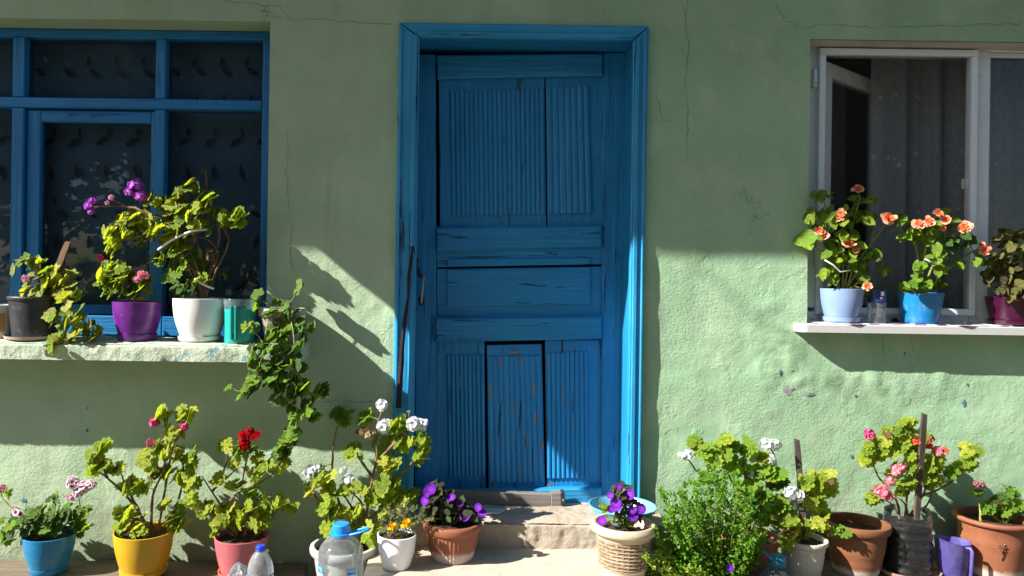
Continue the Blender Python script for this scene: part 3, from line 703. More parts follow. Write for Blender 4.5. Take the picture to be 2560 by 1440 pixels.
zbar(lw, 'jamb', wl+.002, xj0, 1.018, zh+0.002, WD+0.006, 0.09, M['blue_win'])
m1a, m1b, m2a, m2b = X(28, 400, WD), X(58, 400, WD), X(386, 400, WD), X(411, 400, WD)
for a, c in ((m1a, m1b), (m2a, m2b)):
    zbar(lw, 'mullion', a, c, ztr1+0.001, zh-0.001, WD+0.002, 0.08, M['blue_win'])
    zbar(lw, 'mullion', a, c, 1.018, ztr0-0.001, WD+0.002, 0.08, M['blue_win'])
zbar(lw, 'transom', xj0+.001, xj-.001, ztr0, ztr1, WD+0.008, 0.08, M['blue_win_h'])
zbr = Z(330, 790, WD)
for a, c in ((xj0+.001, m1a-.001), (m1b+.001, m2a-.001), (m2b+.001, xj-.001)):
    zbar(lw, 'bottom_rail', a, c, 1.018, zbr, WD+0.004, 0.08, M['blue_win_h'])
# opening casement in the middle
ca, cb_, ct_, cbm = m1b+0.004, m2a-0.002, ztr0-0.006, zbr+0.004
cs = MB(); fw = 0.060
cm = zbar(lw, 'casement', ca, ca+fw, cbm, ct_, WD-0.018, 0.05, M['blue_win'])
zbar(cm, 'stile', cb_-0.022, cb_, cbm, ct_, WD-0.018, 0.05, M['blue_win'])
zbar(cm, 'rail', ca+fw, cb_-0.022, ct_-0.052, ct_, WD-0.019, 0.05, M['blue_win_h'])
zbar(cm, 'rail', ca+fw, cb_-0.022, cbm, cbm+0.042, WD-0.019, 0.05, M['blue_win_h'])
def pane(par, x0, x1, z0, z1, d, m=None):
    b = MB(); b.add([(x0, -d, z0), (x1, -d, z0), (x1, -d, z1), (x0, -d, z1)], [(0, 1, 2, 3)]); return b.build('pane', m or M['glass'], par)
gy = WD - 0.04
for a, c in ((xj0, m1a), (m1b, m2a), (m2b, xj)): pane(lw, a-.004, c+.004, ztr1-.004, zh+.004, gy)
for a, c in ((xj0, m1a), (m2b, xj)): pane(lw, a-.004, c+.004, zbr-.004, ztr0+.004, gy)
pane(cm, ca+fw-.004, cb_-0.018, cbm+0.038, ct_-0.048, gy-0.006)
# voile curtain with sheer leaf motifs
CD = WD - 0.16
cu = thing('voile_curtain', (X(220, 800), -CD, 1.0), 'thin voile curtain with cut leaf motifs behind the blue window', 'curtain')
def curtain(par, x0, x1, z0, z1, d, folds, amp, m, seed, name='cloth'):
    b = MB(); n = int((x1-x0)*110); r = 14; vs = []
    for i in range(n+1):
        x = x0+(x1-x0)*i/n
        for j in range(r+1):
            z = z1+(z0-z1)*j/r; t = j/r
            q = amp*(0.5+0.6*t)*(math.sin(x*folds + 1.3*math.sin(x*folds*0.31+seed)) + 0.4*math.sin(x*folds*2.3+seed+z*0.6))
            vs.append((x + 0.012*math.sin(x*9+z*1.5+seed)*t, -d + q, z))
    b.add(vs, [(i*(r+1)+j, i*(r+1)+j+1, (i+1)*(r+1)+j+1, (i+1)*(r+1)+j) for i in range(n) for j in range(r)])
    return b.build(name, m, par, 180)
curtain(cu, X(-330, 400, CD), X(720, 400, CD), 0.75, wt+0.06, CD, 16, 0.006, M['net_l'], 1.0)
def leaf_motif_mesh(l=1.0, w_=0.34):
    vs = []; n = 10
    for i in range(n+1):
        t = i/n; h = math.sin(math.pi*t)**0.85*w_/2*(1+0.25*(0.5-t))
        vs += [(-h, 0, t-0.5), (h, 0, t-0.5)]
    return vs, [(2*i, 2*i+1, 2*i+3, 2*i+2) for i in range(n)]
mv, mf = leaf_motif_mesh(); motif_me = mesh_of(mv, mf, None, 'leaf_motif', M['motif'])
stitch = MB()
def motif(px, py, lp, ang, wf=1.0):
    p = P(px, py, CD+0.016); k = K(CD+0.016)
    o = bpy.data.objects.new('leaf_motif', motif_me); C.objects.link(o); s_ = lp*k
    o.matrix_basis = Matrix.Translation(p) @ Matrix.Rotation(math.radians(ang), 4, 'Y') @ Matrix.Diagonal((s_*wf, 1, s_, 1)); adopt(o, cu)
    mtx = Matrix.Translation(p+Vector((0, -0.001, 0))) @ Matrix.Rotation(math.radians(ang), 4, 'Y') @ Matrix.Diagonal((s_*wf*1.12, 1, s_*1.08, 1))
    lp_ = [mtx @ Vector(v) for v in mv[0::2]] + [mtx @ Vector(v) for v in mv[1::2]][::-1]
    stitch.tube(lp_, 0.0009, 3)
def sprig(px, py, lp, ang):
    k = K(CD+.016); p = P(px, py, CD+.016); R = Matrix.Rotation(math.radians(ang), 4, 'Y')
    pts = [p + R @ Vector((0.1*lp*k*math.sin(t*2), 0, lp*k*(t-0.5))) for t in (0, .25, .5, .75, 1)]
    stitch.tube(pts, 0.0008, 3)
    for i, q in enumerate(pts[1:]):
        for s_ in (-1, 1): stitch.tube([q, q + R @ Vector((s_*lp*k*0.16, 0, lp*k*0.10))], 0.0008, 3)
def curl(px, py, r):
    k = K(CD+.016); p = P(px, py, CD+.016)
    stitch.tube([p + Vector((r*k*(1+t*0.12)*math.cos(t), 0, r*k*0.8*math.sin(t)*(1+t*0.1))) for t in [i*0.55 for i in range(13)]], 0.0008, 3)
for x_ in (100, 172, 236, 304, 372): motif(x_, 178+x_*0.02, 36, -52, 1.15)
for x_ in (220, 290, 357): motif(x_, 153, 26, 6, 0.8)
for x_ in (437, 501, 566, 632): motif(x_, 180, 34, -52, 1.15)
for x_ in (485, 553, 617): motif(x_, 156, 27, 3, 0.8)
for x_ in (493, 561, 627): motif(x_, 244, 20, 5, 0.8)
for x_ in (122, 184, 256, 330, 459, 525, 591, 655): motif(x_, 354 + rnd.uniform(-3, 3), 36, 55, 1.2)
for x_ in (137, 200, 273, 345, 471, 539, 606): motif(x_, 332, 27, -8, 0.85)
for x_ in (128, 194, 266, 341, 470, 536, 605): motif(x_, 432, 44, -14, 0.85)
for x_ in (137, 232): motif(x_, 506, 26, 6, 0.85)
for x_ in (153, 228, 300, 600, 640): motif(x_, 535, 34, -62, 1.15)
for x_ in (141, 214, 290, 565, 640): motif(x_, 605, 40, 14, 0.85)
for x_ in (196, 560, 620): motif(x_, 690, 34, 20, 0.9)
for x_ in (600, 640): motif(x_, 718, 34, 55, 1.1)
for x_ in (-60, -130, 5): motif(x_, 350, 34, 55, 1.15); motif(x_, 430, 42, -14, .85)
for x_ in (176, 244, 318, 588, 630, 515): sprig(x_, 432, 50, -20); sprig(x_+rnd.uniform(-8, 8), 320, 34, 18)
for x_ in (185, 255, 570, 610): sprig(x_, 600, 46, 15)
for x_ in (230, 300, 497, 565, 635): curl(x_, 383, 8); curl(x_+50, 462, 8)
for x_ in (130, 200, 265, 595, 550): curl(x_, 205, 7); curl(x_+20, 565, 8)
o = tag(stitch.build('stitching', M['stitch'], cu, 180), kind='stuff')
# concrete ledge under the left window
LZ, LDp = 1.017, 0.18
lb = rough_block(X(-420, 860, .2), X(752, 880, .18), -LDp, 0.10, LZ-0.072, LZ, 0.007, 0.006, 21)
lb.add([(X(-420,860,.2), -LDp+.006, LZ-0.071), (X(752,880,.18), -LDp+.006, LZ-0.071), (X(752,880,.18), 0.1, LZ-0.071), (X(-420,860,.2), 0.1, LZ-0.071)], [(3, 2, 1, 0)])
o = lb.build('window_ledge', M['ledge'], None, 70); tag(o, 'thick rough concrete ledge with flaking green and blue paint', 'ledge')
# ------------------------------------------------------------------ right window
RD = -0.10
rw = thing('window', (X(2400, 800), -RD, 1.13), 'white plastic window with insect screen and lace curtain above the marble sill', 'window')
rl, rr, rtp = RW['x0'], RW['x1'], RW['z1']
zt1 = Z(2290, 126, RD); xs1 = X(2048, 450, RD); xm0, xm1 = X(2438, 450, RD), X(2472, 450, RD); zb1 = Z(2290, 783, RD)
zbar(rw, 'frame_head', rl+.001, rr-.001, zt1, rtp-.001, RD, 0.07, M['pvc'])
zbar(rw, 'frame_side', rl+.001, xs1, zb1, zt1-.0005, RD, 0.07, M['pvc'])
zbar(rw, 'frame_mullion', xm0, xm1, zb1, zt1-.0005, RD+0.002, 0.07, M['pvc'])
xe = X(2880, 450, RD)
zbar(rw, 'frame_side', xe, rr-.001, zb1, zt1-.0005, RD, 0.07, M['pvc'])
zbar(rw, 'frame_bottom', rl+.001, rr-.001, 1.112, zb1-.0005, RD, 0.07, M['pvc'])
# rough white filler under the lintel
fl = MB(); n = 70; vs = []
for i in range(n+1):
    x_ = rl + (rr-rl)*i/n; h = 0.007+0.005*noise.noise(Vector((x_*14, 2, 0)))
    vs += [(x_, 0.008, rtp-0.001), (x_, 0.004+0.004*noise.noise(Vector((x_*30, 5, 0))), rtp-h*0.5), (x_, 0.099, rtp-h)]
fl.add(vs, [(3*i+q, 3*i+q+1, 3*i+4+q, 3*i+3+q) for i in range(n) for q in range(2)]); fl.build('filler', M['plaster_edge'], rw, 60)
# fixed light on the right
sa = MB()
fr_ = zbar(rw, 'fixed_sash', xm1+.0005, xm1+0.012, zb1+.02, zt1-.02, RD-0.012, 0.04, M['pvc'])
zbar(fr_, 'rail', xm1+.0005, xe-.0005, zt1-.02, zt1-.0008, RD-0.012, 0.04, M['pvc']); zbar(fr_, 'rail', xm1+.0005, xe-.0005, zb1+.0005, zb1+.02, RD-0.012, 0.04, M['pvc'])
pane(rw, xm1+.005, xe, zb1+.01, zt1-.01, RD-0.03)
# insect screen frame, proud of the window
SD = RD + 0.028
s0, s1, s2, s3 = X(2046, 450, SD), X(2062, 450, SD), X(2428, 450, SD), X(2443, 450, SD)
st0, st1 = Z(2250, 122, SD), Z(2250, 138, SD); sb0, sb1 = Z(2250, 786, SD), Z(2250, 770, SD)
sc = zbar(rw, 'screen_frame', s0, s3, st1, st0, SD, 0.026, M['alu'], 0.002)
zbar(sc, 'screen_side', s0, s1, sb1, st1-.0005, SD-0.001, 0.026, M['alu'], 0.002); zbar(sc, 'screen_side', s2, s3, sb1, st1-.0005, SD-0.001, 0.026, M['alu'], 0.002)
zbar(sc, 'screen_bottom', s0, s3, sb0, sb1-.0005, SD, 0.026, M['alu'], 0.002)
b = MB(); b.add([(s1-.002, -SD+.015, sb1-.002), (s2+.002, -SD+.015, sb1-.002), (s2+.002, -SD+.015, st1+.002), (s1-.002, -SD+.015, st1+.002)], [(0,1,2,3)]); b.build('insect_mesh', M['screen'], sc)
for (a, c) in ((2040, 195), (2042, 640)):
    p = P(a, c, RD+0.02); b = MB(); b.box((p.x-.008, p.y, p.z-.04), (p.x+.007, p.y+.022, p.z+.04)); h_ = b.build('hinge', M['pvc'], rw)
    for q in (-.018, .0): 
        b = MB(); b.tube([(p.x, p.y, p.z-.02+q), (p.x, p.y-.0015, p.z-.02+q)], 0.0025, 6); b.build('screw', M['black_metal'], h_)
p = P(2421, 458, RD); b = MB(); b.box((p.x-.011, p.y-.004, p.z-.022), (p.x+.012, p.y+.03, p.z+.022)); b.build('latch', M['pvc'], rw)
# casement swung open into the room
an = math.radians(39); W_ = 0.60; hx, hy = X(2063, 450, RD-0.07), -RD+0.072
Rz = Matrix.Translation((hx, hy, 0)) @ Matrix.Rotation(an, 4, 'Z')
def sash_part(x0, x1, z0, z1, name, par, m):
    b = MB(); b.slab([(x0, 0, z1), (x1, 0, z1), (x1, 0, z0), (x0, 0, z0)], 0.05, 0.004)
    b.v = [tuple(Rz @ Vector(v)) for v in b.v]; return b.build(name, m, par)
za, zc_ = zb1+0.02, Z(2290, 143, RD)
oc = sash_part(0, 0.06, za, zc_, 'open_casement', rw, M['pvc'])
sash_part(W_-0.06, W_, za, zc_, 'stile', oc, M['pvc']); sash_part(0.0605, W_-0.0605, zc_-0.062, zc_, 'rail', oc, M['pvc']); sash_part(0.0605, W_-0.0605, za, za+0.062, 'rail', oc, M['pvc'])
b = MB(); b.add([tuple(Rz @ Vector(v)) for v in ((.055, .025, za+.05), (W_-.055, .025, za+.05), (W_-.055, .025, zc_-.05), (.055, .025, zc_-.05))], [(0,1,2,3)]); b.build('pane', M['glass'], oc)
cr_ = thing('lace_curtain', (X(2400, 800), 0.25, 1.1), 'grey white lace curtain hanging in folds behind the white window', 'curtain')
curtain(cr_, X(2180, 450, -0.36), X(2960, 450, -0.36), 0.8, rtp+0.06, -0.36, 33, 0.030, M['net_r'], 2.0)
# sill of white stone with rounded end and its flowered oilcloth
SZ, SDp = 1.123, 0.080
sx0, sx1 = X(1990, 818, 0.03), X(2980, 818, SDp)
sl_ = MB(); 
def rounded(x0, x1, y0, y1, z0, z1, r):
    pts = [(x1, y1), (x0, y1)] + [(x0 + r - r*math.cos(a), y0 + r - r*math.sin(a)) for a in [i*math.pi/2/8 for i in range(9)]] + [(x1, y0)]
    n = len(pts); e = 0.004
    vs = [(x_, y_, z0) for x_, y_ in pts] + [(x_, y_, z1-e) for x_, y_ in pts] + [(x_ + (e if i > 1 and x_ < x1-1e-6 else 0), y_ + (e if i > 1 else 0), z1) for i, (x_, y_) in enumerate(pts)]
    fs = [tuple(range(n)), tuple(2*n+i for i in range(n-1, -1, -1))]
    for l_ in (0, n): fs += [(l_+i, l_+n+i, l_+n+(i+1) % n, l_+(i+1) % n) for i in range(n)]
    return vs, fs
sl_.add(*rounded(sx0, sx1, -SDp, -0.002, SZ-0.034, SZ, 0.03)); sl_.add(*rounded(rl+.001, sx1, -0.002, 0.101, SZ-0.034, SZ, 0.0001))
o = sl_.build('window_sill', M['marble'], None, 40); tag(o, 'white stone window sill with rounded end under the plastic window', 'window sill')
def mk_cloth():
    k = N('flowered_oilcloth'); sep = k.n('SeparateXYZ'); k.l(k.obj(), sep.inputs[0])
    cb2 = k.n('CombineXYZ'); k.l(sep.outputs[0], cb2.inputs[0]); k.l(k.math('SUBTRACT', sep.outputs[2], sep.outputs[1]), cb2.inputs[1])
    v = k.n('TexVoronoi', voronoi_dimensions='2D'); v.inputs['Scale'].default_value = 11; v.inputs['Randomness'].default_value = 0.4; k.l(cb2.outputs[0], v.inputs['Vector'])
    nz = k.noise(55, 4)
    rose = k.ramp(k.math('ADD', v.outputs['Distance'], k.math('MULTIPLY', nz, 0.25)), [(0.36, 1.0), (0.40, 0.0)])
    rc = k.ramp(k.noise(38, 3), [(0.38, (0.05, 0.04, 0.12)), (0.5, (0.33, 0.03, 0.06)), (0.62, (0.22, 0.20, 0.34)), (0.7, (0.5, 0.16, 0.2))])
    v2 = k.n('TexVoronoi', feature='DISTANCE_TO_EDGE', voronoi_dimensions='2D'); v2.inputs['Scale'].default_value = 26; k.l(cb2.outputs[0], v2.inputs['Vector'])
    twig = k.math('MULTIPLY', k.ramp(v2.outputs['Distance'], [(0.02, 1.0), (0.05, 0.0)]), k.ramp(k.noise(20, 3), [(0.48, 0), (0.55, 1)]))
    col = k.mix(k.math('MULTIPLY', twig, 0.8), (0.66, 0.70, 0.70), (0.10, 0.10, 0.13))
    col = k.mix(rose, col, rc)
    return k.done(col, 0.35, None, 0.4)
M['oilcloth'] = mk_cloth()
oc_ = MB(); n = 160; vs = []; a0, a1 = X(2028, 805, 0), sx1-0.01
for i in range(n+1):
    x_ = a0+(a1-a0)*i/n; e = -SDp+0.012+0.010*math.sin(x_*14)+0.006*math.sin(x_*41)
    vs += [(x_, 0.096, SZ+0.062), (x_, 0.093, SZ+0.012), (x_, 0.085, SZ+0.005), (x_, -0.01, SZ+0.004+0.001*math.sin(x_*37)), (x_, e, SZ+0.003+0.0012*math.sin(x_*23)), (x_, e-0.0035, SZ+0.0012)]
oc_.add(vs, [(6*i+q, 6*i+q+1, 6*i+7+q, 6*i+6+q) for i in range(n) for q in range(5)])
o = oc_.build('oilcloth', M['oilcloth'], None, 60); tag(o, 'white oilcloth with red flower print lying on the stone sill', 'tablecloth')
# ------------------------------------------------------------------ pots
PC = {}
def pm(name, *a, **k):
    if name not in PC: PC[name] = plastic(name, *a, **k)
    return PC[name]
def mk_terra(name, c, lime=0.9, zl=0.05):
    k = N(name); col = k.mix(k.ramp(k.noise(9, 6, 0.7), [(0.35, 0), (0.7, 1)]), c, tuple(x*1.35 for x in c))
    sep = k.n('SeparateXYZ'); k.l(k.obj(), sep.inputs[0])
    h = k.math('ADD', sep.outputs[2], k.math('MULTIPLY', k.math('SUBTRACT', k.noise(30, 6, 0.7), 0.5), 0.035))
    li = k.ramp(h, [(zl-0.004, 1.0), (zl+0.012, 0.0)])
    col = k.mix(k.math('MULTIPLY', li, lime), col, (0.50, 0.43, 0.38))
    sp = k.ramp(k.noise(70, 5, 0.7), [(0.62, 0), (0.72, 1)])
    col = k.mix(k.math('MULTIPLY', sp, 0.35), col, (0.45, 0.33, 0.26))
    return k.done(col, 0.62, k.bump(k.noise(60, 5), 0.0012, 0.7), 0.35)
def pot(name, label, cx, yt, yb, rt, rb, d, mat, bulge=0.0, rim=None, saucer=None, soil=0.02, base_z=None, wall_t=0.004, sq=1.0, fn=None, group=None, cxb=None, n=44, grooves=(), bandr=None, saucer_mat=None, lip=0):
    """cx,yt rim centre pixel; yb base pixel; rt, rb radii in pixels; rim=(height px, extra px)"""
    k = K(d); T = P(cx, yt, d); B = P(cxb if cxb is not None else cx, yb, d)
    zb_ = base_z if base_z is not None else B.z
    root = thing(name, (T.x, -d, zb_), label, 'flower pot', group)
    z0 = zb_
    if saucer:
        sr, sh = saucer[0]*k, saucer[1]*k
        b = MB(); b.lathe([(0.001, z0), (sr*0.86, z0), (sr*0.97, z0+sh*0.3), (sr, z0+sh), (sr-0.004, z0+sh), (sr*0.9, z0+sh*0.35), (0.001, z0+sh*0.3)], (T.x, -d), n, 1, sq)
        b.build('saucer', saucer_mat or mat, root, 40); z0 += sh*0.35
    H = T.z - z0; r0, r1 = rb*k, rt*k
    prof = [(0.001, z0), (r0*0.93, z0), (r0, z0+0.006)]
    m = 16
    for i in range(1, m+1):
        t = i/m; q = r0+(r1-r0)*t + bulge*r1*math.sin(math.pi*t)
        zz = z0+0.006+(H-0.006)*t
        for gz in grooves:
            if abs(t-gz) < 0.5/m: q -= 0.0028
        prof.append((q, zz))
    inner = [(r1-wall_t, T.z+0.001), (r1-wall_t-0.002, T.z-0.012)]
    zso = T.z - max(soil, 0.012)
    ri = (r0+(r1-r0)*((zso-z0)/H))+bulge*r1*math.sin(math.pi*(zso-z0)/H) - wall_t - 0.001
    inner += [(ri, zso-0.004)]
    b = MB()
    if rim:
        rh, rx = rim[0]*k, rim[1]*k
        prof = [p for p in prof if p[1] < T.z - rh]
        b.lathe(prof + [(prof[-1][0]+0.001, T.z-rh+0.002)], (T.x, -d), n, 1, sq, 0, fn); b.build('body', mat, root, 38)
        rb_ = MB(); ri0 = prof[-1][0]-0.002
        rb_.lathe([(ri0, T.z-rh), (r1+rx*0.55, T.z-rh), (r1+rx*0.9, T.z-rh*0.75), (r1+rx, T.z-rh*0.35), (r1+rx*0.8, T.z-rh*0.07), (r1+rx*0.4, T.z), (r1-wall_t, T.z-0.001), (r1-wall_t-0.003, T.z-rh), (ri, zso-0.004)], (T.x, -d), n, 1, sq)
        rb_.build('rim', mat, root, 50)
    else:
        b.lathe(prof + [(r1+lip, T.z-0.001)] + inner, (T.x, -d), n, 1, sq, 0, fn); b.build('body', mat, root, 38)
    s_ = MB(); vs = [(T.x, -d, zso+0.004)]; nn = 28
    for ring, rr_ in ((1, 0.5), (2, 1.0)):
        for i in range(nn):
            a = 2*math.pi*i/nn
            vs.append((T.x+ri*rr_*math.cos(a), -d+ri*rr_*math.sin(a)*sq, zso+0.008*noise.noise(Vector((math.cos(a)*3*rr_+cx, math.sin(a)*3*rr_, ring)))))
    fs = [(0, 1+i, 1+(i+1) % nn) for i in range(nn)] + [(1+i, 1+nn+i, 1+nn+(i+1) % nn, 1+(i+1) % nn) for i in range(nn)]
    s_.add(vs, fs); s_.build('soil', M['soil'], root, 180)
    return root
GL = 'pots on the green ledge'; GG = 'pots along the wall foot'; GR = 'pots on the white sill'
SD1 = 0.058
pot('flower_pot', 'white plastic tub with ochre patch beside the black pot', -6, 762, 846, 40, 34, SD1, pm('offwhite_tub', (0.66, 0.62, 0.54), 0.4, 0.25), base_z=LZ, group=GL)
tub_k = K(SD1)
b = MB(); tp = P(-6, 762, SD1); 
b.lathe([(0.0636, LZ+0.03), (0.066, LZ+0.105)], (tp.x, -SD1), 40); 
b.f = [f for f in b.f if all(-0.9 < math.atan2(b.v[i][1]+SD1, b.v[i][0]-tp.x)+1.35 < 0.75 for i in f)]; b.m = [0]*len(b.f)
ob = [o for o in bpy.data.objects if o.name.startswith('flower_pot') and 'ochre' in o.get('label', '')][0]
b.build('ochre_label', pm('ochre_paint', (0.42, 0.22, 0.03), 0.5, 0.1), ob, 180)
pot('flower_pot', 'black plastic nursery pot standing in a pale terracotta saucer', 90, 740, 838, 62, 52, SD1, pm('black_pot', (0.018, 0.02, 0.028), 0.45, 0.12), base_z=LZ, rim=(9, 3), saucer=(70, 9), saucer_mat=pm('pale_clay', (0.40, 0.29, 0.23), 0.7, 0.3), soil=0.012, group=GL)
pot('flower_pot', 'glossy purple pot with matching saucer', 344, 754, 852, 59, 42, SD1+0.01, pm('purple_pot', (0.112, 0.008, 0.192), 0.28, 0.10, (0.4, 0.35, 0.42)), 0.06, base_z=LZ, saucer=(48, 17), group=GL)
pot('flower_pot', 'large white plastic pot with stained saucer', 501, 746, 855, 66, 46, SD1, pm('white_pot', (0.74, 0.73, 0.70), 0.32, 0.12, (0.5, 0.36, 0.2)), 0.08, base_z=LZ, saucer=(53, 14), group=GL)
def rib(nr, amp):
    return lambda a, r, z: r*(1 + amp*(abs(math.sin(a*nr/2))-0.6)) if r > 0.02 else r
pot('flower_pot', 'taupe ribbed plastic pot with ivy trailing over the ledge', 706, 770, 864, 55, 40, SD1+0.02, pm('taupe_pot', (0.30, 0.24, 0.21), 0.5, 0.15), base_z=LZ, rim=(20, 3), fn=rib(36, 0.03), n=144, group=GL)
# ground, left
DG = 0.15
pot('flower_pot', 'bright blue plastic pot with self-watering saucer line', 124, 1334, 1432, 62, 42, DG, pm('blue_pot', (0.0036, 0.1728, 0.36), 0.3, 0.16), 0.05, base_z=ZL, saucer=(46, 16), group=GG)
pot('flower_pot', 'mustard yellow plastic pot with matching saucer', 360, 1326, 1440, 72, 52, DG+0.01, pm('yellow_pot', (0.527, 0.306, 0.0068), 0.3, 0.16), 0.05, base_z=ZL, saucer=(57, 17), group=GG)
pot('flower_pot', 'salmon pink plastic pot with orange saucer', 604, 1338, 1442, 66, 48, DG+0.01, pm('pink_pot', (0.44, 0.104, 0.12), 0.35, 0.16), 0.04, base_z=ZL, saucer=(56, 15), saucer_mat=pm('orange_saucer', (0.6, 0.14, 0.06), 0.4, 0.1), group=GG)
pot('flower_pot', 'wide grey plastic planter with white rolled rim', 860, 1360, 1460, 76, 50, 0.17, pm('grey_planter', (0.40, 0.40, 0.37), 0.45, 0.2), 0.05, base_z=0.0, rim=(20, 9), soil=0.025, group=GG)
pot('flower_pot', 'small white plastic pot standing on the landing edge', 992, 1334, 1424, 49, 35, 0.33, pm('small_white_pot', (0.78, 0.79, 0.82), 0.3, 0.08), 0.06, base_z=0.20, soil=0.012, group=GG)
pot('flower_pot', 'round terracotta pot with ribbed side and limed foot', 1132, 1301, 1396, 66, 51, 0.235, mk_terra('ribbed_terracotta', (0.1968, 0.06888, 0.0328), 0.85, 0.235), 0.05, base_z=0.20, rim=(22, 8), fn=rib(40, 0.035), n=160, group=GG)
# right of the door
wk = K(0.38)
def wicker():
    d = 0.38; T = P(1559, 1305, d); z0 = 0.20; H = T.z-z0; r1, r0 = 70*wk, 56*wk
    root = thing('flower_pot', (T.x, -d, z0), 'beige plastic pot with brown woven wicker pattern', 'flower pot', GG)
    cream = pm('cream_pot_plastic', (0.493, 0.3995, 0.2805), 0.4, 0.12)
    k = N('brown_wicker_weave'); at = k.n('Attribute'); at.attribute_name = 'weave'
    g_ = k.noise(9, 6, 0.7, (2, 2, 14))
    c_ = k.mix(at.outputs['Fac'], (0.075, 0.05, 0.03), (0.42, 0.32, 0.21)); c_ = k.mix(k.math('MULTIPLY', k.ramp(g_, [(0.42, 0), (0.6, 1)]), 0.6), c_, (0.12, 0.08, 0.05))
    wm = k.done(c_, 0.55, k.bump(g_, 0.001, 0.6), 0.35)
    zb0, zb1_ = z0+H*0.20, z0+H*0.74; rows, cols = 8, 14; na = cols*16; b = MB(); vs = []; fs = []; wv = []
    nr = rows*6
    for j in range(nr+1):
        t = j/nr; z = zb0+(zb1_-zb0)*t; tt = (z-z0)/H; R0 = r0+(r1-r0)*tt; row = min(rows-1, int(t*rows)); ft = (t*rows) % 1
        for i in range(na):
            a = 2*math.pi*i/na; ph = (i/16 + (row % 2)*0.5) % 1.0
            wave = min(1.0, 2.2*math.sin(math.pi*ph)**0.8); band = min(1.0, 3*min(ft, 1-ft))
            strand = 0.45+0.55*abs(math.sin(3*math.pi*ft))**0.5
            h = band*wave*strand
            if min(ph, 1-ph) < 0.10: h = max(h, 0.75)
            q = R0 - 0.003 + 0.006*h
            vs.append((T.x+q*math.cos(a), -d+q*math.sin(a), z)); wv.append(min(1, h*1.5))
    for j in range(nr):
        for i in range(na):
            i2 = (i+1) % na; fs.append((j*na+i, j*na+i2, (j+1)*na+i2, (j+1)*na+i))
    b.add(vs, fs); o = b.build('woven_band', wm, root, 60)
    al = o.data.attributes.new('weave', 'FLOAT', 'POINT'); al.data.foreach_set('value', wv)
    f = MB(); f.lathe([(0.001, z0), (r0*0.9, z0), (r0*0.96, z0+0.004), (r0*0.98, z0+H*0.06), (r0*0.965, z0+H*0.07), (r0*1.0, z0+H*0.13), (r0*0.985, z0+H*0.14), (r0+(r1-r0)*.2+0.001, z0+H*0.2), (r0+(r1-r0)*.2-0.003, z0+H*0.205)], (T.x, -d), 48); f.build('foot', cream, root, 40)
    f = MB(); rt_ = r1; z1 = T.z
    f.lathe([(r0+(r1-r0)*.74-0.003, z0+H*.738), (r0+(r1-r0)*.74+0.002, z0+H*.74), (rt_*0.985, z0+H*.80), (rt_*0.99, z0+H*.82), (rt_*1.0, z0+H*.83), (rt_+9*wk, z0+H*.84), (rt_+13*wk, z0+H*.88), (rt_+12*wk, z0+H*.95), (rt_+6*wk, z1), (rt_-1*wk, z1-0.001), (rt_-4*wk, z1-0.012), (rt_-7*wk, z1-0.05)], (T.x, -d), 48); f.build('rim', cream, root, 45)
    s_ = MB(); s_.lathe([(0.001, z1-0.040), (rt_*0.5, z1-0.036), (rt_-6*wk, z1-0.042)], (T.x, -d), 30); s_.build('soil', M['soil'], root, 180)
wicker()
def bowl():
    d = 0.19; T = P(1556, 1264, d); z1 = T.z; r = 82*K(d)
    root = thing('plastic_bowl', (T.x, -d, 0.20), 'pale blue plastic bowl behind the wicker pot beside the step', 'bowl')
    m = pm('pale_blue_plastic', (0.136, 0.368, 0.464), 0.3, 0.08); b = MB()
    z0 = 0.20
    b.lathe([(0.001, z0), (r*.55, z0), (r*.6, z0+.01), (r*.80, z1-.055), (r*.86, z1-.03), (r*.98, z1-.006), (r, z1), (r*.985, z1+.001), (r*.85, z1-.024), (r*.78, z1-.05), (r*.5, z1-.07), (.001, z1-.07)], (T.x, -d), 48); b.build('basin', m, root, 50)
    b = MB(); b.lathe([(r*.995, z1-.004), (r*1.02, z1-.002), (r*1.02, z1+.003), (r*.985, z1+.004), (r*.98, z1)], (T.x, -d), 48); b.build('rim', m, root, 50)
bowl()
pot('flower_pot', 'terracotta coloured pot half hidden behind the basil bush', 1872, 1336, 1426, 70, 56, 0.17, mk_terra('hidden_terracotta', (0.22, 0.075, 0.04), 0.5, 0.15), 0.03, base_z=ZR, rim=(16, 4), group=GG)
pot('flower_pot', 'off-white ridged plastic pot between terracotta pots', 2007, 1344, 1432, 54, 42, 0.20, pm('offwhite_pot', (0.58, 0.53, 0.44), 0.5, 0.15), 0.02, base_z=ZR, rim=(12, 5), grooves=(0.15, 0.65, 0.8), group=GG)
pot('flower_pot', 'brown plastic pot holding only bare soil', 2140, 1302, 1425, 70, 52, 0.155, mk_terra('brown_plastic', (0.1594, 0.06375, 0.02869), 0.85, 0.165), 0.06, base_z=ZR, rim=(20, 9), soil=0.038, grooves=(0.3, 0.8), group=GG)
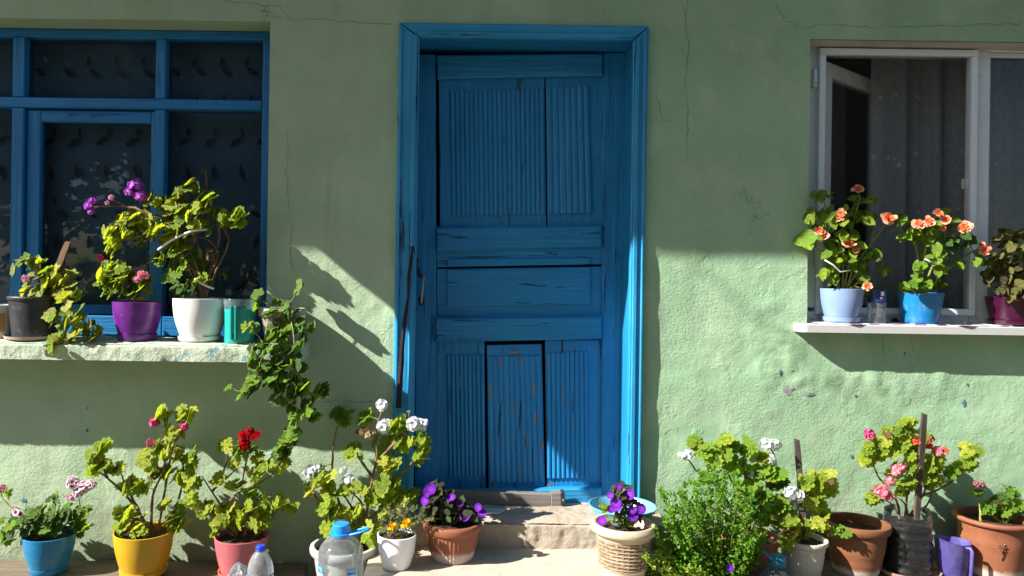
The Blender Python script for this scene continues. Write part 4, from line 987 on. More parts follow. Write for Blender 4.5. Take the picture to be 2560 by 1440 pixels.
def cutbottle():
    d = 0.155; T = P(2269, 1276, d); k = K(d); root = thing('bottle_planter', (T.x, -d, ZR), 'cut clear plastic bottle full of dark soil used as planter', 'flower pot', GG)
    ms = pm('clay_saucer', (0.30, 0.17, 0.13), 0.7, 0.3); r = 75*k; z0 = ZR
    b = MB(); b.lathe([(.001, z0), (r*.85, z0), (r*.97, z0+.006), (r, z0+.02), (r-.006, z0+.02), (r*.9, z0+.008), (.001, z0+.008)], (T.x, -d), 44); b.build('saucer', ms, root, 40)
    z0 += 0.009; H = T.z-z0; R = 54*k; prof = [(.001, z0), (R*.9, z0)]
    for i in range(61):
        t = i/60; prof.append((R*(1 + (0.03*math.sin(t*math.pi*14) if t < 0.78 else 0)) - (0.002 if t < .03 else 0), z0+0.003+(H-0.003)*t))
    def fz(a, r_, z): return r_*(1+0.012*math.sin(3*a+z*60)) + (0.004*math.sin(2*a) if z > T.z-0.02 else 0)
    b = MB(); b.lathe(prof, (T.x, -d), 48, 1, 1, 0, fz); b.build('bottle_wall', M['pet_dark'], root, 60)
    zs = z0+H*0.80; b = MB()
    b.lathe([(p[0]*0.975 if p[0] > .01 else p[0], p[1]) for p in prof if p[1] < zs] + [(R*.96, zs), (R*.5, zs+.006), (.001, zs+.004)], (T.x, -d), 48, 1, 1, 0, fz)
    b.build('soil', mk_conc('packed_dark_soil', (0.006, 0.005, 0.005), (0.022, 0.018, 0.016), 1.5), root, 60)
cutbottle()
rs = pot('flower_pot', 'large terracotta pot with embossed flower and limed foot', 2482, 1290, 1412, 78, 62, 0.145, mk_terra('large_terracotta', (0.1997, 0.07176, 0.03432), 0.8, 0.17), 0.02, base_z=ZR, rim=(12, 9), soil=0.03, grooves=(0.72, 0.80, 0.66), group=GG)
b = MB(); c0 = P(2490, 1362, 0.23); c0.y = -0.145-0.118
for i in range(8):
    a = i*math.pi/4; b.tube([c0, c0+Vector((0.017*math.cos(a), 0.001, 0.017*math.sin(a)))], [0.0015, 0.0032], 5)
b.tube([c0, c0+Vector((0.002, 0.004, -0.03)), c0+Vector((0.004, 0.010, -0.05))], 0.002, 5)
b.build('embossed_flower', mk_terra('emboss_clay', (0.1997, 0.07176, 0.03432), 0.2, 0.17), rs, 60)
# sill, right
SP = -0.004
pot('flower_pot', 'periwinkle blue pot with pale saucer', 2104, 722, 806, 51, 37, SP, pm('periwinkle_pot', (0.1944, 0.288, 0.4896), 0.3, 0.16), 0.05, base_z=SZ+0.005, saucer=(43, 14), group=GR)
pot('flower_pot', 'saturated blue tapered pot', 2301, 732, 810, 52, 40, SP, pm('saturated_blue_pot', (0.0032, 0.16, 0.4), 0.3, 0.16), 0.0, base_z=SZ+0.005, group=GR)
pot('flower_pot', 'dark maroon pot with saucer', 2536, 742, 808, 62, 50, SP, pm('maroon_pot', (0.04, 0.0025, 0.02), 0.25, 0.02, (0.06, 0.01, 0.03)), 0.02, base_z=SZ+0.005, saucer=(56, 12), group=GR)
# ------------------------------------------------------------------ jugs, bottles, cup, bag
def teal_jug():
    d = 0.09; T = P(600, 748, d); k = K(d); R = 40*k; root = thing('measuring_jug', (T.x, -d, LZ), 'teal plastic measuring jug with clear upper part and moulded handle', 'jug')
    m = pm('teal_plastic', (0.012, 0.336, 0.304), 0.3, 0.08, (0.2, 0.5, 0.45)); zt_ = T.z; zm = Z(600, 772, d); b = MB()
    b.lathe([(.001, LZ), (R*.9, LZ), (R*.93, LZ+.006), (R*.97, zm), (R*.95, zm+.001), (R*.9, LZ+.01), (.001, LZ+.008)], (T.x, -d), 40); bd = b.build('body', m, root, 40)
    b = MB(); b.lathe([(R*.965, zm+.0005), (R*1.0, zt_), (R*.99, zt_+.001), (R*.95, zm+.002)], (T.x, -d), 40, 1, 1, 0, lambda a, r, z: r*(1+(0.08*max(0, math.cos(a-0.3))**8 if z > zt_-.002 else 0))); b.build('clear_top', M['clear_top'], root, 60)
    hx_ = T.x-0.004; hy_ = -d-R*0.95
    h = MB(); zz0, zz1 = Z(600, 845, d), Z(600, 762, d)
    for q in (-1, 1):
        h.slab([(hx_+q*.009-.003, hy_-.022, zz1), (hx_+q*.009+.003, hy_-.022, zz1), (hx_+q*.009+.003, hy_-.018, zz0), (hx_+q*.009-.003, hy_-.018, zz0)], 0.024, 0.001)
    h.slab([(hx_-.0115, hy_-.016, zz1-.002), (hx_+.0115, hy_-.016, zz1-.002), (hx_+.0115, hy_-.013, zz0+.02), (hx_-.0115, hy_-.013, zz0+.02)], 0.003, 0.0005)
    h.build('handle', m, root)
teal_jug()
def purple_jug():
    d = 0.19; k = K(d); T = P(2382, 1352, d); R = 40*k; root = thing('plastic_jug', (T.x, -d, ZR), 'scuffed violet plastic jug with long handle beside terracotta pot', 'jug')
    m = pm('violet_plastic', (0.0676, 0.052, 0.2496), 0.4, 0.6, (0.30, 0.28, 0.50)); z0, z1 = ZR, T.z
    def sh(a, r, z):
        t = (z-z0)/(z1-z0); q = r*(1+0.20*t*max(0, math.cos(a-math.pi*1.08))**4)
        return q*(1-0.03*math.cos(4*a)*t)
    b = MB(); b.lathe([(.001, z0), (R*.72, z0), (R*.77, z0+.005), (R*.98, z1-.004), (R*1.02, z1), (R*.97, z1+.001), (R*.73, z0+.012), (.001, z0+.01)], (T.x, -d), 56, 1, .9, 0, sh)
    vs = [(x_, y_, z_ + (0.014*max(0, -(x_-T.x)/R) if z_ > z1-.008 else 0)) for x_, y_, z_ in b.v]; b.v = vs; b.build('body', m, root, 45)
    a = math.radians(-72); dx, dy = math.cos(a), math.sin(a); hb = MB()
    def hp_(r, z): return Vector((T.x+dx*r, -d+dy*r*.9, z))
    hb.tube([hp_(R*.96, z1-.01), hp_(R*1.25, z1-.006), hp_(R*1.36, z1-.016), hp_(R*1.32, z0+.05), hp_(R*1.24, z0+.004)], [.005, .0065, .007, .0065, .006], 8); hb.build('handle', m, root, 60)
purple_jug()
def ring_band(c, y, r, z0, z1, a0, a1, n=20):
    b = MB(); vs = []
    for i in range(n+1):
        a = a0+(a1-a0)*i/n
        vs += [(c+r*math.sin(a), y-r*math.cos(a), z0), (c+r*math.sin(a), y-r*math.cos(a), z1)]
    b.add(vs, [(2*i, 2*i+2, 2*i+3, 2*i+1) for i in range(n)]); return b
def wrap_text(s, size, c, y, r, z, a, mat, par, bold=0.0):
    cu_ = bpy.data.curves.new('t', 'FONT'); cu_.body = s; cu_.size = size; cu_.align_x = 'CENTER'; cu_.offset = bold
    to = bpy.data.objects.new('t', cu_); C.objects.link(to); bpy.context.view_layer.update()
    me = bpy.data.meshes.new_from_object(to.evaluated_get(bpy.context.evaluated_depsgraph_get()))
    bpy.data.objects.remove(to); me.name = 'lettering'
    for v in me.vertices:
        an_ = a + v.co.x/r; v.co = Vector((c+r*math.sin(an_), y-r*math.cos(an_), z+v.co.y))
    me.materials.clear(); me.materials.append(mat)
    o = bpy.data.objects.new('lettering', me); C.objects.link(o); adopt(o, par)
M['lbl_blue'] = plastic('label_blue', (0.01, 0.09, 0.42), 0.4, 0.05); M['lbl_light'] = plastic('label_light_blue', (0.08, 0.42, 0.72), 0.4, 0.05); M['lbl_white'] = plastic('label_white', (0.8, 0.82, 0.85), 0.4, 0.03)
M['cap_blue'] = plastic('cap_bright_blue', (0.01, 0.24, 0.72), 0.3, 0.03); M['cap_deep'] = plastic('cap_deep_blue', (0.01, 0.04, 0.5), 0.3, 0.03); M['cap_teal'] = plastic('cap_teal', (0.01, 0.2, 0.32), 0.35, 0.05)
def bottle(label, cx, ycap0, ycap1, ysh, R, rn, d, mat, cap, lower=None, label_fn=None, handle=False, base_z=0.0, rings=True):
    k = K(d); T = P(cx, ycap0, d); zc0 = Z(cx, ycap1, d); zsh = Z(cx, ysh, d); R *= k; rn *= k
    root = thing('water_bottle', (T.x, -d, base_z), label, 'bottle'); c = T.x
    prof = [(.001, base_z+.004), (R*.8, base_z), (R*.98, base_z+.015)]
    n = 28
    for i in range(n+1):
        t = i/n; z = base_z+.015+(zsh-base_z-.015)*t; prof.append((R*(1-(0.025*abs(math.sin(t*math.pi*5))**8 if rings and t < .95 else 0)), z))
    for i in range(1, 11):
        t = i/10; prof.append((rn+(R-rn)*(math.cos(t*math.pi/2)**0.72 if t < 1 else 0), zsh+(zc0-zsh)*t*0.97))
    prof.append((rn, zc0+.004))
    b = MB(); b.lathe(prof, (c, -d), 44); b.build('body', mat, root, 180)
    b = MB(); rc = rn*1.12; zt_ = T.z
    b.lathe([(rc, zc0), (rc*1.05, zc0+.003), (rc*1.0, zc0+.004), (rc*.98, zt_-.004), (rc*.85, zt_), (.001, zt_)], (c, -d), 36, 1, 1, 0, lambda a, r, z: r*(1+0.02*math.sin(a*18)) if r > .005 else r); cp = b.build('cap', cap, root, 40)
    if lower:
        b = MB(); zw = lower; b.lathe([(p_[0]*.97 if p_[0] > .01 else p_[0], p_[1]+.003) for p_ in prof if p_[1] < zw] + [(R*.97*0.99, zw), (.001, zw)], (c, -d), 44); b.build('water', M['water'], root, 60)
    if label_fn: label_fn(root, c, -d, R)
    if handle:
        h = MB(); zr = zc0+.006; h.lathe([(rc*1.03, zr-.007), (rc*1.22, zr-.006), (rc*1.22, zr+.003), (rc*1.03, zr+.004)], (c, -d), 36)
        ha = [(0.3, 1.1), (0.35, 1.6), (0.28, 2.3), (0.12, 3.0), (-0.05, 3.25), (-0.2, 3.0), (-0.3, 2.2), (-0.42, 1.5), (-0.5, 1.1)]
        h.tube([(c+rc*q*math.cos(a*1.0), -d+rc*q*math.sin(a)*0.9-0.004*q, zr-.003+0.011*(q-1)) for a, q in ha], 0.0048, 7); h.build('carry_handle', cap, cp, 60)
    return root
def lab5(root, c, y, R):
    for a in (-0.98, 0.62):
        zt_, zb_ = Z(850, 1404, .42), Z(850, 1460, .42)
        ring_band(c, y, R+.0012, zb_, zt_, a-.18, a+.24).build('label', M['lbl_blue'], root)
        b = ring_band(c, y, R+.0018, zt_-.018, zt_-.001, a-.18, a+.24)
        b.v = [(x_, yy, z_ - (0.010*((i//2) % 21)/20 if i % 2 == 0 else 0) + (0.008 if i % 2 == 0 else 0)) for i, (x_, yy, z_) in enumerate(b.v)]
        b.build('label_wave', M['lbl_light'], root)
        wrap_text('assu', 0.026, c, y, R+.0025, zt_-.034, a+.03, M['lbl_white'], root, 0.0006)
bottle('large clear water bottle with bright blue cap and carrying handle', 853, 1308, 1336, 1385, 56, 20, 0.42, M['pet'], M['cap_blue'], 0.30, lab5, True)
def lab1(root, c, y, R):
    zt_ = Z(652, 1430, .42)
    ring_band(c, y, R+.0012, zt_-.09, zt_, -1.5, 1.6, 40).build('label', M['lbl_blue'], root)
    ring_band(c, y, R+.0016, zt_-.012, zt_-.006, -1.5, 1.6, 40).build('label_stripe', M['lbl_white'], root)
bottle('misty plastic water bottle with deep blue screw cap beside pink pot', 652, 1363, 1376, 1428, 32, 11, 0.42, M['pet_frost'], M['cap_deep'], None, lab1, False, 0.0, False)
bt = bottle('bluish plastic bottle with teal cap and strap beside the basil bush', 1944, 1388, 1412, 1462, 44, 18, 0.36, M['pet_blue'], M['cap_teal'], None, None, False)
b = MB(); b.tube([P(1905, 1375, .39), P(1925, 1395, .40), P(1945, 1410, .405), P(1962, 1414, .40)], 0.004, 6); b.build('cap_strap', M['cap_teal'], bt, 60)
def cup():
    d = 0.01; k = K(d); T = P(2192, 726, d); R = 22*k; z0 = SZ+.005; root = thing('plastic_cup', (T.x, -d, z0), 'upturned clear cut plastic bottle with dark blue label on the sill', 'bottle'); H = T.z-z0
    pr = [(.001, z0), (R*.92, z0), (R*.97, z0+.005)]
    for i in range(1, 31):
        t = i/30; pr.append((R*(0.97+(0.0 if t > .7 else -0.05*abs(math.sin(t*math.pi*6))**4)), z0+.005+(H-.005)*t))
    b = MB(); b.lathe(pr, (T.x, -d), 32); b.build('body', M['pet'], root, 180)
    b = ring_band(T.x, -d, R*.985, z0+H*.64, T.z, -2.2, 2.2, 36); b.build('label', plastic('navy_label', (0.008, 0.03, 0.12), 0.35, 0.25, (0.02, 0.22, 0.36)), root)
    b = ring_band(T.x, -d, R*1.0, z0+H*.84, z0+H*.97, -0.08, 0.32, 6); b.build('label_patch', M['lbl_white'], root)
    b = ring_band(T.x, -d, R*1.0, z0+H*.74, z0+H*.79, -0.15, 0.1, 6); b.build('label_mark', plastic('pink_mark', (0.6, 0.1, 0.3), .4, 0), root)
cup()
def bag():
    c = P(596, 1428, 0.36); r2 = random.Random(5); b = MB(); vs = []; nu, nv = 40, 22
    for j in range(nv+1):
        t = j/nv; z = 0.005 + (c.z+0.030-0.005)*t
        for i in range(nu):
            a = 2*math.pi*i/nu; q = 0.055*(math.sin(math.pi*min(1, 0.16+t*0.84))**0.6)+0.004
            v = Vector((math.cos(a)*1.6, math.sin(a)*1.6, z*16))
            q *= 1+0.55*noise.noise(v*1.2)+0.30*noise.noise(v*3.1)
            vs.append((c.x+q*math.cos(a)*1.05, -0.36+q*math.sin(a)*0.8, z+0.012*noise.noise(v*2.2)))
    fs = [(j*nu+i, j*nu+(i+1) % nu, (j+1)*nu+(i+1) % nu, (j+1)*nu+i) for j in range(nv) for i in range(nu)] + [tuple(nv*nu+i for i in range(nu))]
    b.add(vs, fs); o = b.build('plastic_bag', M['film'], None, None); tag(o, 'crumpled clear plastic bag beside the misty bottle', 'bag')
bag()
# ------------------------------------------------------------------ plants
def leaf_geranium(seed):
    r2 = random.Random(seed); n = 35; vs = [(0, -0.12, 0.0)]; fs = []
    ph = r2.uniform(0, 6); cup = r2.uniform(-0.02, 0.18)
    for ring, q in ((1, 0.55), (2, 1.0)):
        for i in range(n+1):
            a = -2.75 + 5.5*i/n
            lob = 0.74 + 0.28*abs(math.sin((a+2.75)/5.5*7*math.pi))**0.6 if ring == 2 else 1.0
            sc = 1
            r = q*lob*sc*(1+r2.uniform(-.04, .04))
            z = cup*r*r + (0.065 if ring == 2 else 0.02)*math.cos((a+2.75)/5.5*14*math.pi) + 0.10*r*math.sin(a*1.5+ph)
            vs.append((r*math.sin(a), r*math.cos(a), z))
    m = n+1
    fs += [(0, 1+i+1, 1+i) for i in range(n)] + [(1+i, 2+i, 1+m+i+1, 1+m+i) for i in range(n)]
    return vs, fs
def leaf_ivy(seed):
    r2 = random.Random(seed); vs = [(0, -0.25, 0)]; fs = []
    prof = [(-2.75, .55), (-2.4, .86), (-2.05, .92), (-1.72, .78), (-1.4, .86), (-1.05, 1.0), (-.8, .97), (-.52, .80), (-.28, .92), (0, 1.05), (.28, .92), (.52, .80), (.8, .97), (1.05, 1.0), (1.4, .86), (1.72, .78), (2.05, .92), (2.4, .86), (2.75, .55)]
    cup = r2.uniform(0.05, 0.35)
    for q in (0.5, 1.0):
        for a, r in prof:
            r *= q*(1+r2.uniform(-.05, .05)); vs.append((r*math.sin(a), r*math.cos(a), cup*r*r*(1 if r2.random() < .97 else -1)+0.06*math.sin(a*5)*q))
    m = len(prof)
    fs += [(0, 2+i, 1+i) for i in range(m-1)] + [(1+i, 2+i, 1+m+i+1, 1+m+i) for i in range(m-1)]
    return vs, fs
def leaf_ovate(seed, wd=0.62):
    r2 = random.Random(seed); vs = []; n = 6; dr_ = r2.uniform(0.15, 0.5); fo = r2.uniform(0.10, 0.28)
    for i in range(n+1):
        t = i/n; h = wd*(math.sin(math.pi*t**0.8)**0.8 if 0 < t < 1 else 0.0)+0.01; y = -0.9+1.9*t; z = -dr_*t*t + 0.05*math.sin(t*9)
        vs += [(-h, y, z+fo*h), (-h*.5, y, z+fo*h*.35), (0, y, z), (h*.5, y, z+fo*h*.35), (h, y, z+fo*h)]
    return vs, [(5*i+q, 5*i+q+1, 5*i+6+q, 5*i+5+q) for i in range(n) for q in range(4)]
SH = {'ger': leaf_geranium, 'ivy': leaf_ivy, 'ova': leaf_ovate}
LM = {}
def leaf_mesh(shape, mat):
    if (shape, mat) not in LM:
        LM[(shape, mat)] = []
        for sd in range(4):
            v, f = SH[shape](sd*7+3); LM[(shape, mat)].append(mesh_of(v, f, None, 'leaf', M[mat], 180))
    return rnd.choice(LM[(shape, mat)])
def petal(b, c, n_, u, length, width, curl, seg_mi=(1, 0), back=0.0):
    """petal starting at c, growing along u, facing n_"""
    s_ = n_.cross(u).normalized(); vs = []
    for t, w_, h in ((0.05, 0.22, 0), (0.45, 0.42, curl*0.10), (0.8, 0.52, curl*0.28), (1.0, 0.30, curl*0.42)):
        q = c + u*length*t + n_*length*h
        vs += [q - s_*width*w_ + n_*length*0.05, q + s_*width*w_ + n_*length*0.05]
    b.add(vs, [(0, 1, 3, 2)], seg_mi[0]); b.add(vs[2:], [(0, 1, 3, 2), (2, 3, 5, 4)], seg_mi[1])
def rand_dir(r2):
    while True:
        v = Vector((r2.uniform(-1, 1), r2.uniform(-1, 1), r2.uniform(-1, 1)))
        if 0.05 < v.length < 1: return v.normalized()
FM = {}
def flower_mesh(kind, col, var):
    key = (kind, col, var)
    if key in FM: return FM[key]
    r2 = random.Random(hash((len(kind)*7+var*13+len(col))) % 1000); b = MB()
    if kind == 'umbel':
        nf = 15
        for i in range(nf):
            z = 1 - 1.45*(i+0.5)/nf; a = i*2.399+r2.uniform(-.3, .3); q = math.sqrt(max(0, 1-z*z))
            n_ = Vector((q*math.cos(a), q*math.sin(a), z)); c = n_*r2.uniform(0.5, 0.72); n_ = (n_+rand_dir(r2)*0.3).normalized()
            t = n_.orthogonal().normalized(); s_ = n_.cross(t); a0 = r2.uniform(0, 6); L = r2.uniform(0.36, 0.46)
            for k_ in range(5):
                an_ = a0+k_*2*math.pi/5+r2.uniform(-.2, .2); u = (t*math.cos(an_)+s_*math.sin(an_)); petal(b, c, n_, u, L, L*0.95, r2.uniform(-.2, .9))
            b.tube([Vector((0, 0, -0.55)), c-n_*0.02], 0.022, 3, 2, False)
    elif kind == 'sparse':
        for i in range(5):
            a = i*1.257+r2.uniform(-.4, .4); n_ = Vector((math.cos(a)*0.8, math.sin(a)*0.8, r2.uniform(-.2, .9))).normalized(); c = n_*0.55
            t = n_.orthogonal().normalized(); s_ = n_.cross(t); L = 0.5
            for k_ in range(5):
                an_ = k_*2*math.pi/5+r2.uniform(-.2, .2); petal(b, c, n_, t*math.cos(an_)+s_*math.sin(an_), L, L*0.8, r2.uniform(-.3, .6))
            b.tube([Vector((0, 0, -0.6)), c], 0.025, 3, 2, False)
    elif kind == 'rose':
        n_ = Vector((0, 0, 1))
        for ring, (np_, L, lift, cu_) in enumerate(((6, 1.0, 0.05, 0.4), (5, 0.78, 0.15, 1.0), (5, 0.55, 0.25, 1.7), (3, 0.35, 0.32, 2.2))):
            for k_ in range(np_):
                an_ = ring*0.5+k_*2*math.pi/np_+r2.uniform(-.15, .15); u = Vector((math.cos(an_), math.sin(an_), 0))
                petal(b, n_*lift+rand_dir(r2)*0.06, (n_+rand_dir(r2)*0.35).normalized(), (u+Vector((0, 0, r2.uniform(-.35, .35)))).normalized(), L*r2.uniform(.7, 1.12), L*r2.uniform(.65, 1.05), cu_+r2.uniform(-.5, .5), (1, 0 if ring < 2 else 1))
    elif kind == 'single':
        n_ = Vector((0, 0, 1))
        for k_ in range(5):
            an_ = k_*2*math.pi/5; petal(b, n_*0.0, n_, Vector((math.cos(an_), math.sin(an_), 0)), 1.0, 1.15, 0.5+r2.uniform(-.2, .3))
        b.tube([Vector((0, 0, 0.02)), Vector((0, 0, -0.7))], [0.2, 0.1], 6, 1, False)
    elif kind == 'buds':
        for i in range(9):
            n_ = rand_dir(r2); n_.z = abs(n_.z); c = n_*0.8
            b.tube([Vector((0, 0, -0.3)), c*0.7], 0.05, 3, 2, False); b.tube([c*0.62, c*0.85, c*1.1], [0.06, 0.17, 0.04], 5, r2.choice((0, 1)))
    FM[key] = mesh_of(b.v, b.f, b.m, 'flower_head', [PM[col][0], PM[col][1], M['stem_g']], 180)
    return FM[key]
def smooth_path(pts, sub=4):
    out = []; n = len(pts)
    for i in range(n-1):
        p0, p1, p2_, p3 = pts[max(i-1, 0)], pts[i], pts[i+1], pts[min(i+2, n-1)]
        for j in range(sub):
            t = j/sub
            out.append(0.5*((2*p1)+(p2_-p0)*t+(2*p0-5*p1+4*p2_-p3)*t*t+(3*p1-p0-3*p2_+p3)*t*t*t))
    out.append(pts[-1]); return out
VIEW = Vector((0, -1, 0.15)).normalized()
def plant(name, label, cat, root, stems, clusters, lmat, lr, shape='ger', flowers=(), d=0.15, stem_mat='stem_w', stem_r=0.0042, dep=0.07, group=None, dry=0, mat2=None, up=0.55, dens=1.0):
    """root=(px,py); stems: polylines of (px,py[,d]); clusters: (px,py,rx,ry,n[,d[,mat[,leaf px]]]); flowers: (px,py,r,colour,kind[,d])"""
    base = P(root[0], root[1], d); o = thing(name, base, label, cat, group)
    pts_all = []
    for s_ in stems:
        q = [P(p[0], p[1], p[2] if len(p) > 2 else d + (rnd.uniform(-.02, .02) if i else 0)) for i, p in enumerate(s_)]
        q = smooth_path(q, 4); n = len(q)
        q = [p + Vector((rnd.uniform(-1, 1), rnd.uniform(-1, 1), rnd.uniform(-1, 1)))*0.0015 if 0 < i < n-1 else p for i, p in enumerate(q)]
        b = MB(); b.tube(q, [stem_r*(1.25-0.75*i/(n-1))*(1+0.18*math.sin(i*2.7)) for i in range(n)], 6); b.build('stem', M[stem_mat], o, 180); pts_all += q
    pet = MB()
    for cl in clusters:
        px, py, rx, ry, n = cl[:5]; cd = cl[5] if len(cl) > 5 and cl[5] is not None else d; cm_ = cl[6] if len(cl) > 6 and cl[6] else None; clr = cl[7] if len(cl) > 7 else lr
        cc = P(px, py, cd); k = K(cd)
        anchor = min(pts_all, key=lambda p: (p-cc).length) if pts_all else base
        hub = anchor.lerp(cc, 0.55) if (anchor-cc).length > 0.03 else anchor
        if (hub-anchor).length > 0.02: pet.tube(smooth_path([anchor, anchor.lerp(hub, .5)+Vector((0, 0, .004)), hub], 2), [0.0022, 0.002, 0.0018, 0.0017, 0.0016], 4)
        for i in range(max(1, int(round(n*dens*1.5)))):
            a = rnd.uniform(0, 6.283); q = math.sqrt(rnd.random()); yy = rnd.uniform(-1, 1)*dep*min(1, (rx+ry)/50)
            dd = max(0.012 if cd > 0 else -1, min(cd+0.12, cd+yy))
            p = P(px+rx*q*math.cos(a), py+ry*q*math.sin(a), dd)
            wo = wall_off(p.x, p.z) if cd > 0.0 else 0
            if p.y > -0.012-wo and not (LW['x0'] < p.x < LW['x1'] and p.z > 1.0) and not (RW['x0'] < p.x < RW['x1'] and p.z > 1.1): p.y = -0.012-wo
            nrm = (Vector((-0.62, -0.55, up)) + rand_dir(rnd)*rnd.uniform(0.35, 1.0)).normalized()
            out = (p-hub); out = out.normalized() if out.length > 1e-4 else rand_dir(rnd)
            y_ = out + Vector((0, 0, -0.35)) + rand_dir(rnd)*0.4; y_ = (y_ - nrm*y_.dot(nrm)); y_ = y_.normalized() if y_.length > 1e-3 else nrm.orthogonal().normalized()
            x_ = y_.cross(nrm); sz = clr*k*rnd.uniform(0.62, 1.22)
            mt = Matrix((x_, y_, nrm)).transposed().to_4x4()
            mm = cm_ or (mat2 if mat2 and rnd.random() < 0.3 else lmat)
            if dry and rnd.random() < dry: mm = 'lf_dry'; sz *= 0.7
            lo = bpy.data.objects.new('leaf', leaf_mesh(shape, mm)); C.objects.link(lo)
            lo.matrix_basis = Matrix.Translation(p) @ mt @ Matrix.Diagonal((sz*rnd.uniform(.9, 1.05), sz, sz*rnd.uniform(.3, .9), 1)); adopt(lo, o)
            bs = p - y_*sz*0.15 - nrm*0.001
            if (bs-hub).length > 0.008: pet.tube([hub, hub.lerp(bs, .5)+Vector((0, 0, .003)), bs], [0.0013, 0.0011, 0.0009], 3, 0, False)
    for fl_ in flowers:
        px, py, r, col, kind = fl_[:5]; fd = fl_[5] if len(fl_) > 5 else d + 0.02
        c = P(px, py, fd); sz = r*K(fd)*(1.08 if kind != 'rose' else rnd.uniform(0.95, 1.2))
        ax = (Vector((-0.25, -0.75, 0.55)) + rand_dir(rnd)*0.45).normalized() if kind in ('rose', 'single') else (Vector((0, -0.35, 0.9))+rand_dir(rnd)*0.25).normalized()
        fo = bpy.data.objects.new('flower_head', flower_mesh(kind, col, rnd.randrange(4))); C.objects.link(fo)
        fo.matrix_basis = Matrix.Translation(c) @ ax.to_track_quat('Z', 'Y').to_matrix().to_4x4() @ Matrix.Rotation(rnd.uniform(0, 6), 4, 'Z') @ Matrix.Scale(sz, 4); adopt(fo, o)
        if pts_all:
            an_ = min(pts_all, key=lambda p: (p-c).length + (0.05 if p.z > c.z else 0)); e = c - ax*sz*0.4
            pet.tube(smooth_path([an_, an_.lerp(e, .5)+Vector((0, 0, -.004)), e], 3), 0.0016, 4)
    if pet.v: tag(pet.build('leaf_stalk', M['stem_g'], o, 180), kind='stuff')
    return o
def stake(label, a, b_, da, db, wpx, m, group=None):
    p, q = P(a[0], a[1], da), P(b_[0], b_[1], db); h = wpx*K(da)/2; bb = MB()
    n = 8; vs = []
    for i in range(n+1):
        c = q.lerp(p, i/n); s_ = h*(1 if i < n else 0.9); j = h*0.12*noise.noise(Vector((c.x*40, c.z*20, i)))
        vs += [c+Vector((-s_+j, -s_*.6, 0)), c+Vector((s_+j, -s_*.6, 0)), c+Vector((s_, s_*.6, 0)), c+Vector((-s_, s_*.6, 0.006 if i == n else 0))]
    bb.add(vs, [(4*i+k_, 4*i+(k_+1) % 4, 4*i+4+(k_+1) % 4, 4*i+4+k_) for i in range(n) for k_ in range(4)] + [(3, 2, 1, 0), (4*n, 4*n+1, 4*n+2, 4*n+3)])
    o = bb.build('plant_stake', m, None); tag(o, label, 'stake', group)
GP = 'plants in pots'
# --- left ledge
plant('geranium', 'yellowish ivy geranium drooping from the black pot', 'plant', (100, 742),
  [[(100, 742), (112, 705), (135, 680), (158, 672), (172, 700), (180, 750, .120), (175, 810, .150), (150, 850, .180), (130, 868, .190)], [(95, 742), (90, 720), (105, 690), (80, 660), (55, 650)], [(175, 790, .140), (205, 820, .150), (235, 835, .150)], [(110, 700), (85, 690), (66, 692)]],
  [(55, 650, 16, 12, 3), (92, 655, 20, 15, 5), (30, 674, 7, 5, 1), (70, 712, 18, 20, 4), (110, 690, 32, 28, 9), (150, 705, 32, 28, 9), (120, 735, 38, 22, 9, .090), (168, 740, 28, 28, 8, .100), (180, 785, 26, 26, 7, .130), (145, 795, 22, 22, 4, .130), (165, 832, 28, 22, 6, .150), (215, 812, 28, 22, 6, .130), (235, 835, 20, 14, 4, .130), (140, 852, 20, 14, 4, .170), (128, 872, 14, 12, 3, .195)],
  'lf_ivy_y', 21, 'ivy', [(64, 696, 12, 'palepink', 'sparse'), (166, 856, 5, 'palepink', 'single', .17)], 0.06, 'stem_w', 0.004, 0.05, GP, 0.06, 'lf_mid')
stake('short split wooden stake leaning in the black pot', (170, 606), (118, 742), 0.04, 0.06, 15, M['stake'])
plant('geranium', 'compact curly geranium with small pink bloom in the purple pot', 'plant', (335, 752),
  [[(337, 756), (336, 730), (333, 712), (322, 698)], [(336, 728), (345, 712), (352, 698)], [(330, 755), (300, 730), (270, 715), (250, 708)], [(325, 755), (305, 715), (295, 690)], [(262, 712), (258, 680), (256, 655)]],
  [(290, 685, 45, 20, 24), (262, 712, 32, 22, 14), (325, 705, 42, 24, 20), (365, 712, 13, 18, 8), (300, 735, 45, 12, 14), (280, 668, 22, 10, 7)],
  'lf_mid', 14.5, 'ger', [(357, 690, 15, 'pink', 'umbel', .11), (341, 699, 10, 'palepink', 'umbel', .11), (256, 644, 15, 'darkmag', 'sparse', -.02)], 0.07, 'stem_w', 0.005, 0.05, GP, 0, 'lf_yel')
